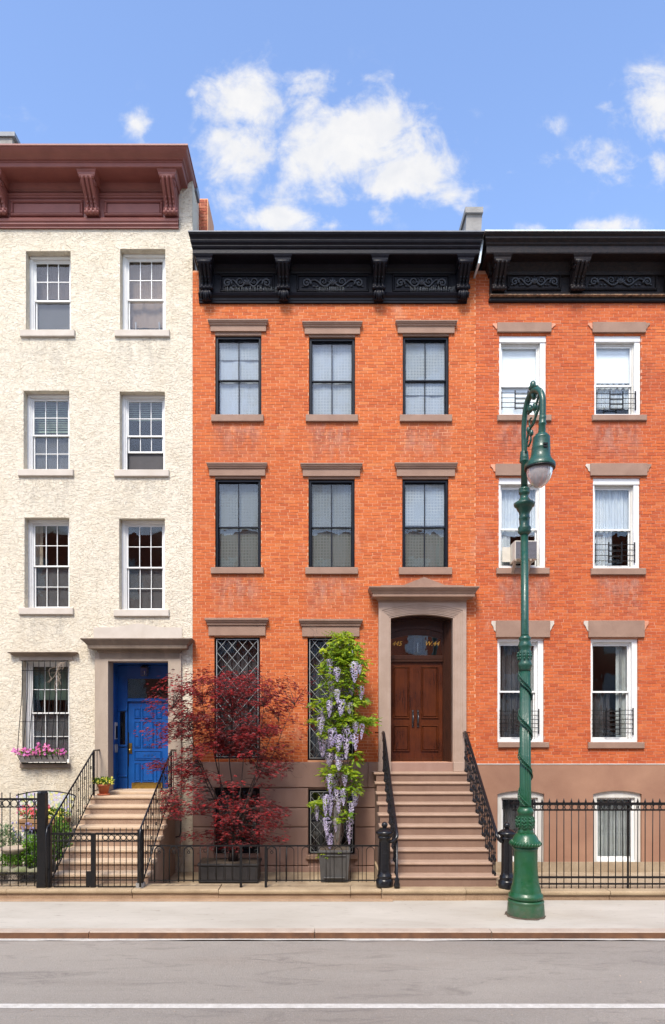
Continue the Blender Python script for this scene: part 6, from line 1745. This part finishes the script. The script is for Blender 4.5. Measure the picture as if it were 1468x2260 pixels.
# --- potted yellow flowers on the beige landing
def blossoms(mb, r, n, x0, x1, y0, y1, z0, z1, s0, s1, petals=5):
    for _ in range(n):
        c = Vector((r.uniform(x0, x1), r.uniform(y0, y1), r.uniform(z0, z1))); d = Vector((r.uniform(-.6, .6), -1, r.uniform(-.1, .9))).normalized()
        u_ = d.cross(Vector((0, 0, 1))).normalized(); v_ = u_.cross(d); s_ = r.uniform(s0, s1); vs = [c]; fs = []
        for k in range(petals):
            a = 2*math.pi*k/petals+r.random(); a2 = a+.55; a3 = a-.55
            b_ = len(vs); vs += [c+(u_*math.cos(a3)+v_*math.sin(a3))*s_*.8+d*.006, c+(u_*math.cos(a)+v_*math.sin(a))*s_+d*.010, c+(u_*math.cos(a2)+v_*math.sin(a2))*s_*.8+d*.006]; fs.append((0, b_, b_+1, b_+2))
        mb.add(vs, fs)
def foliage(mb, r, n, cx, cy, cz, rx, ry, rz, L0, L1, w=.35, up=.3):
    for _ in range(n):
        v_ = rv(r)*(r.random()**.4); c = Vector((cx+v_.x*rx, cy+v_.y*ry, cz+v_.z*rz)); d = (v_+rv(r)*.6+Vector((0, 0, up))).normalized()
        n_ = rv(r); n_ = (n_-d*n_.dot(d)).normalized(); L = r.uniform(L0, L1); leaf_quad(mb, c, d, n_, L, L*w)
r = random.Random(12)
fp = empty('flower_pot', (-4.72, -.36, 1.6), 'terracotta pot of yellow pansies on the landing left of the blue door', 'flower pot')
px_, py_ = PX(229, -.35), -.35
MB().lathe(px_, py_, [(.09, 1.625), (.125, 1.80), (.138, 1.80), (.142, 1.845), (.12, 1.845), (.115, 1.80)], 20).build('pot', M['terracotta'], fp)
MB().lathe(px_, py_, [(.13, 1.602), (.14, 1.63), (.12, 1.635)], 20).build('saucer', M['terracotta'], fp)
m = MB(); foliage(m, r, 420, px_, py_, 1.90, .21, .15, .075, .03, .06); m.build('leaves', M['bush'], fp, kind='stuff')
m = MB(); blossoms(m, r, 60, px_-.22, px_+.22, py_-.16, py_+.02, 1.84, 1.99, .017, .028); m.build('blossoms', M['yellowfl'], fp, kind='stuff')
# --- window trough with petunias
x0, x1, z0, z1 = L_win['r1']
wb_ = empty('window_box', ((x0+x1)/2, -.18, z0+.05), 'grey trough of pink petunias behind the bowed bars of the ground floor window', 'window box')
MB().prism_x([(-.09, z0+.04), (-.20, z0+.04), (-.26, z0+.19), (-.06, z0+.19)], x0+.04, x1-.02).build('trough', M['trough'], wb_)
m = MB(); foliage(m, r, 500, (x0+x1)/2, -.20, z0+.24, .58, .12, .07, .03, .06); m.build('leaves', M['bush'], wb_, kind='stuff')
m = MB(); blossoms(m, r, 120, x0-.10, x1-.0, -.36, -.1, z0+.19, z0+.34, .022, .038)
blossoms(m, r, 24, x0+.35, x1-.35, -.30, -.12, z0+.30, z0+.44, .022, .038); m.build('blossoms', M['pink'], wb_, kind='stuff')
tw = MB()
for k in range(9):
    p = [Vector((x1-.08+r.uniform(-.1, .02), -.09, z1-.05))]
    for q in range(6): p.append(p[-1]+Vector((r.uniform(-.12, .06), r.uniform(-.02, .02), r.uniform(-.16, -.0))))
    tw.tube(smooth(p, 3), .0035, 4)
vine = tw.build('dry_vine', M['board']); tag(vine, 'dry twisting vine tangled in the top right of the bowed window bars', 'vine')
# --- mosaic bench back
mo = empty('mosaic_bench', (PX(100, -.45), -.45, -.1), 'garden bench with arched mosaic tile back against the cream wall', 'bench')
a_, b_ = PX(36, -.45), PX(166, -.45); zt0, zc, zb_ = PZ(1757, -.45), PZ(1747, -.45), PZ(1800, -.45)
top = [(a_+(b_-a_)*i/16, zt0+(zc-zt0)*(1-(2*i/16-1)**2)) for i in range(17)]
MB().prism_y([(a_+.08, zb_), (b_-.08, zb_)]+top[::-1], -.47, -.43).build('backrest', M['mosaic'], mo)
MB().tube([(x_, -.45, z_+.012) for x_, z_ in top], .016, 6).build('top_rail', M['iron'], mo)
m = MB().tube([(a_, -.45, zt0), (a_+.03, -.46, zb_+.25), (a_+.12, -.47, zb_)], .012, 5); m.build('side_rail', M['iron'], mo)
m = MB().tube([(b_, -.45, zt0), (b_-.03, -.46, zb_+.25), (b_-.12, -.47, zb_)], .012, 5); m.build('side_rail', M['iron'], mo)
MB().box(a_+.08, b_-.08, -.85, -.44, .78, .82).build('seat', M['mosaic'], mo)
for xx in (a_+.10, b_-.12):
    for yy in (-.83, -.47): MB().box(xx-.02, xx+.02, yy-.02, yy+.02, -.12, .78).build('leg', M['iron'], mo)
# --- wooden flower box on a pleated metal stand
fx = empty('flower_box', (PX(98, -1.1), -1.1, .75), 'wooden box of red and yellow flowers in front of the mosaic bench', 'flower box')
a_, b_ = PX(46, -1.1), PX(150, -1.1); zt_, zm_, zb_ = PZ(1807, -1.1), PZ(1816, -1.1), PZ(1829, -1.1)
MB().bbox(a_, b_, -1.25, -.92, zm_, zt_, .012).build('plank', M['plank'], fx)
MB().bbox(a_+.02, b_-.02, -1.235, -.93, zb_, zm_-.006, .012).build('plank', M['plank'], fx)
m = MB(); foliage(m, r, 700, (a_+b_)/2, -1.08, zt_+.10, .52, .16, .12, .035, .07); m.build('leaves', M['bush'], fx, kind='stuff')
m = MB(); blossoms(m, r, 80, a_-.02, (a_+b_)/2+.12, -1.3, -1.0, zt_+.05, zt_+.27, .022, .038); m.build('red_blossoms', M['redfl'], fx, kind='stuff')
m = MB(); blossoms(m, r, 55, (a_+b_)/2, b_+.02, -1.3, -1.0, zt_+.03, zt_+.20, .018, .032); m.build('yellow_blossoms', M['yellowfl'], fx, kind='stuff')
ps = empty('plant_stand', (PX(95, -1.1), -1.1, -.1), 'pleated grey metal stand under the wooden flower box', 'stand')
m = MB()
for k in range(12):
    xx = a_+.10+k*(b_-a_-.22)/11; m.lathe(xx, -1.1, [(.030, -.12), (.030, zb_-.02), (.012, zb_-.003)], 10)
m.build('pleats', M['grey_metal'], ps)
MB().box(a_+.06, b_-.06, -1.07, -1.02, .0, zb_-.01).build('back_plate', M['grey_metal'], ps)
# --- shrubs, herbs, bowl, rocks
def bush(name, label, cat, px, py, y, rx, ry, rz, n, L0, L1, mat, w=.35, zmin=None, stem=True, group=None):
    c = WP(px, py, y); t = empty(name, (c.x, y, -.1), label, cat, group)
    m = MB(); foliage(m, r, n, c.x, c.y, c.z, rx, ry, rz, L0, L1, w); m.build('foliage', mat, t, kind='stuff')
    if stem:
        m = MB()
        for k in range(5): m.tube([(c.x+r.uniform(-.03, .03), y, -.1), (c.x+r.uniform(-rx, rx)*.4, y, c.z*.6), (c.x+r.uniform(-rx, rx)*.6, y, c.z)], .007, 4)
        m.build('stem', M['bark'], t)
    return t, c
bush('shrub', 'bright lime green shrub left of the thick square fence post', 'shrub', 80, 1878, -1.9, .26, .24, .33, 900, .04, .08, M['bush'])
bush('shrub', 'taller leafy green shrub behind the gate beside the beige steps', 'shrub', 132, 1855, -1.7, .20, .22, .42, 800, .05, .09, M['bush'])
t, c = bush('lavender', 'wispy lavender with violet spikes behind the left iron fence', 'plant', 50, 1862, -1.55, .22, .2, .24, 420, .04, .08, M['sage'], .16)
m = MB()
for k in range(40):
    xx = c.x+r.uniform(-.24, .24); yy = c.y+r.uniform(-.1, .1); zz = c.z+r.uniform(.02, .42)
    m.sphere((xx, yy, zz), .012, 6, 4, (1, 1, 2.4))
m.build('blooms', M['lav'], t, kind='stuff')
bush('herb_plant', 'pale green upright herb at the far left behind the iron fence', 'plant', 10, 1855, -1.6, .22, .2, .30, 500, .05, .10, M['sage'], .2)
bush('shrub', 'low moss green ground plant in front of the stone bowl', 'shrub', 22, 1898, -2.1, .42, .2, .10, 700, .03, .05, M['bush'], .4, stem=False)
bw = empty('stone_bowl', (PX(33, -1.9), -1.9, -.1), 'shallow tan stone bowl on a short foot behind the left iron fence', 'bowl')
c = WP(33, 1876, -1.95)
MB().lathe(c.x, c.y, [(.16, -.1), (.12, .0), (.09, c.z-.16), (.16, c.z-.08), (.25, c.z+.01), (.27, c.z+.05), (.24, c.z+.055), (.14, c.z+.0)], 24).build('bowl', M['bowl'], bw)
def rock(px, py, y, s_, label, k):
    rr = random.Random(k); c = WP(px, py, y); m = MB(); m.sphere(c, s_, 12, 9, (1.5, 1.0, .62))
    m.v = [tuple(Vector(p)+Vector((rr.uniform(-1, 1), rr.uniform(-1, 1), rr.uniform(-1, 1)))*s_*.10) for p in m.v]
    o = m.build('rock', M['rock']); tag(o, label, 'rock', 'rocks edging the left flower bed'); return o
for k, (px, py, s_, lb) in enumerate(((6, 1922, .13, 'round mossy rock at the far left end of the flower bed edging'), (26, 1923, .09, 'small mossy rock second from the left in the flower bed edging'),
        (46, 1922, .12, 'largest broad mossy rock in the middle of the flower bed edging'), (66, 1924, .08, 'smallest mossy rock of the flower bed edging'), (82, 1922, .10, 'mossy rock of the flower bed edging against the thick fence post'))):
    rock(px, py, -2.45, s_, lb, k)
bed = MB().box(-8.6, -5.02, -2.4, -.02, -.12, .06).build('flower_bed', M['soil']); bed['kind'] = 'structure'
cap_ = MB().sphere((PX(434, -.12), -.10, PZ(1681, -.12)), .055, 14, 10).box(PX(434, -.05)-.03, PX(434, -.05)+.03, -.07, -.03, PZ(1681)-.03, PZ(1681)+.03).build('pipe_cap', M['iron'], main_house)
# --- litter: a few dry leaves and paper scraps
r = random.Random(99)
m = MB()
for k in range(70):
    xx = r.uniform(-6, 6)
    if r.random() < .4: yy, zz = r.uniform(-4.8, -3.3), .003
    else: yy, zz = r.uniform(-8.4, -5.2), -.097
    s_ = r.uniform(.008, .026); a = r.uniform(0, 6.28)
    m.add([(xx+s_*math.cos(a+q*1.57)*(1 if q % 2 else .5), yy+s_*math.sin(a+q*1.57)*(1 if q % 2 else .5), zz+(.008 if q == 1 else 0)) for q in range(4)], [(0, 1, 2, 3)])
m.build('fallen_leaves', M['board'])['kind'] = 'stuff'
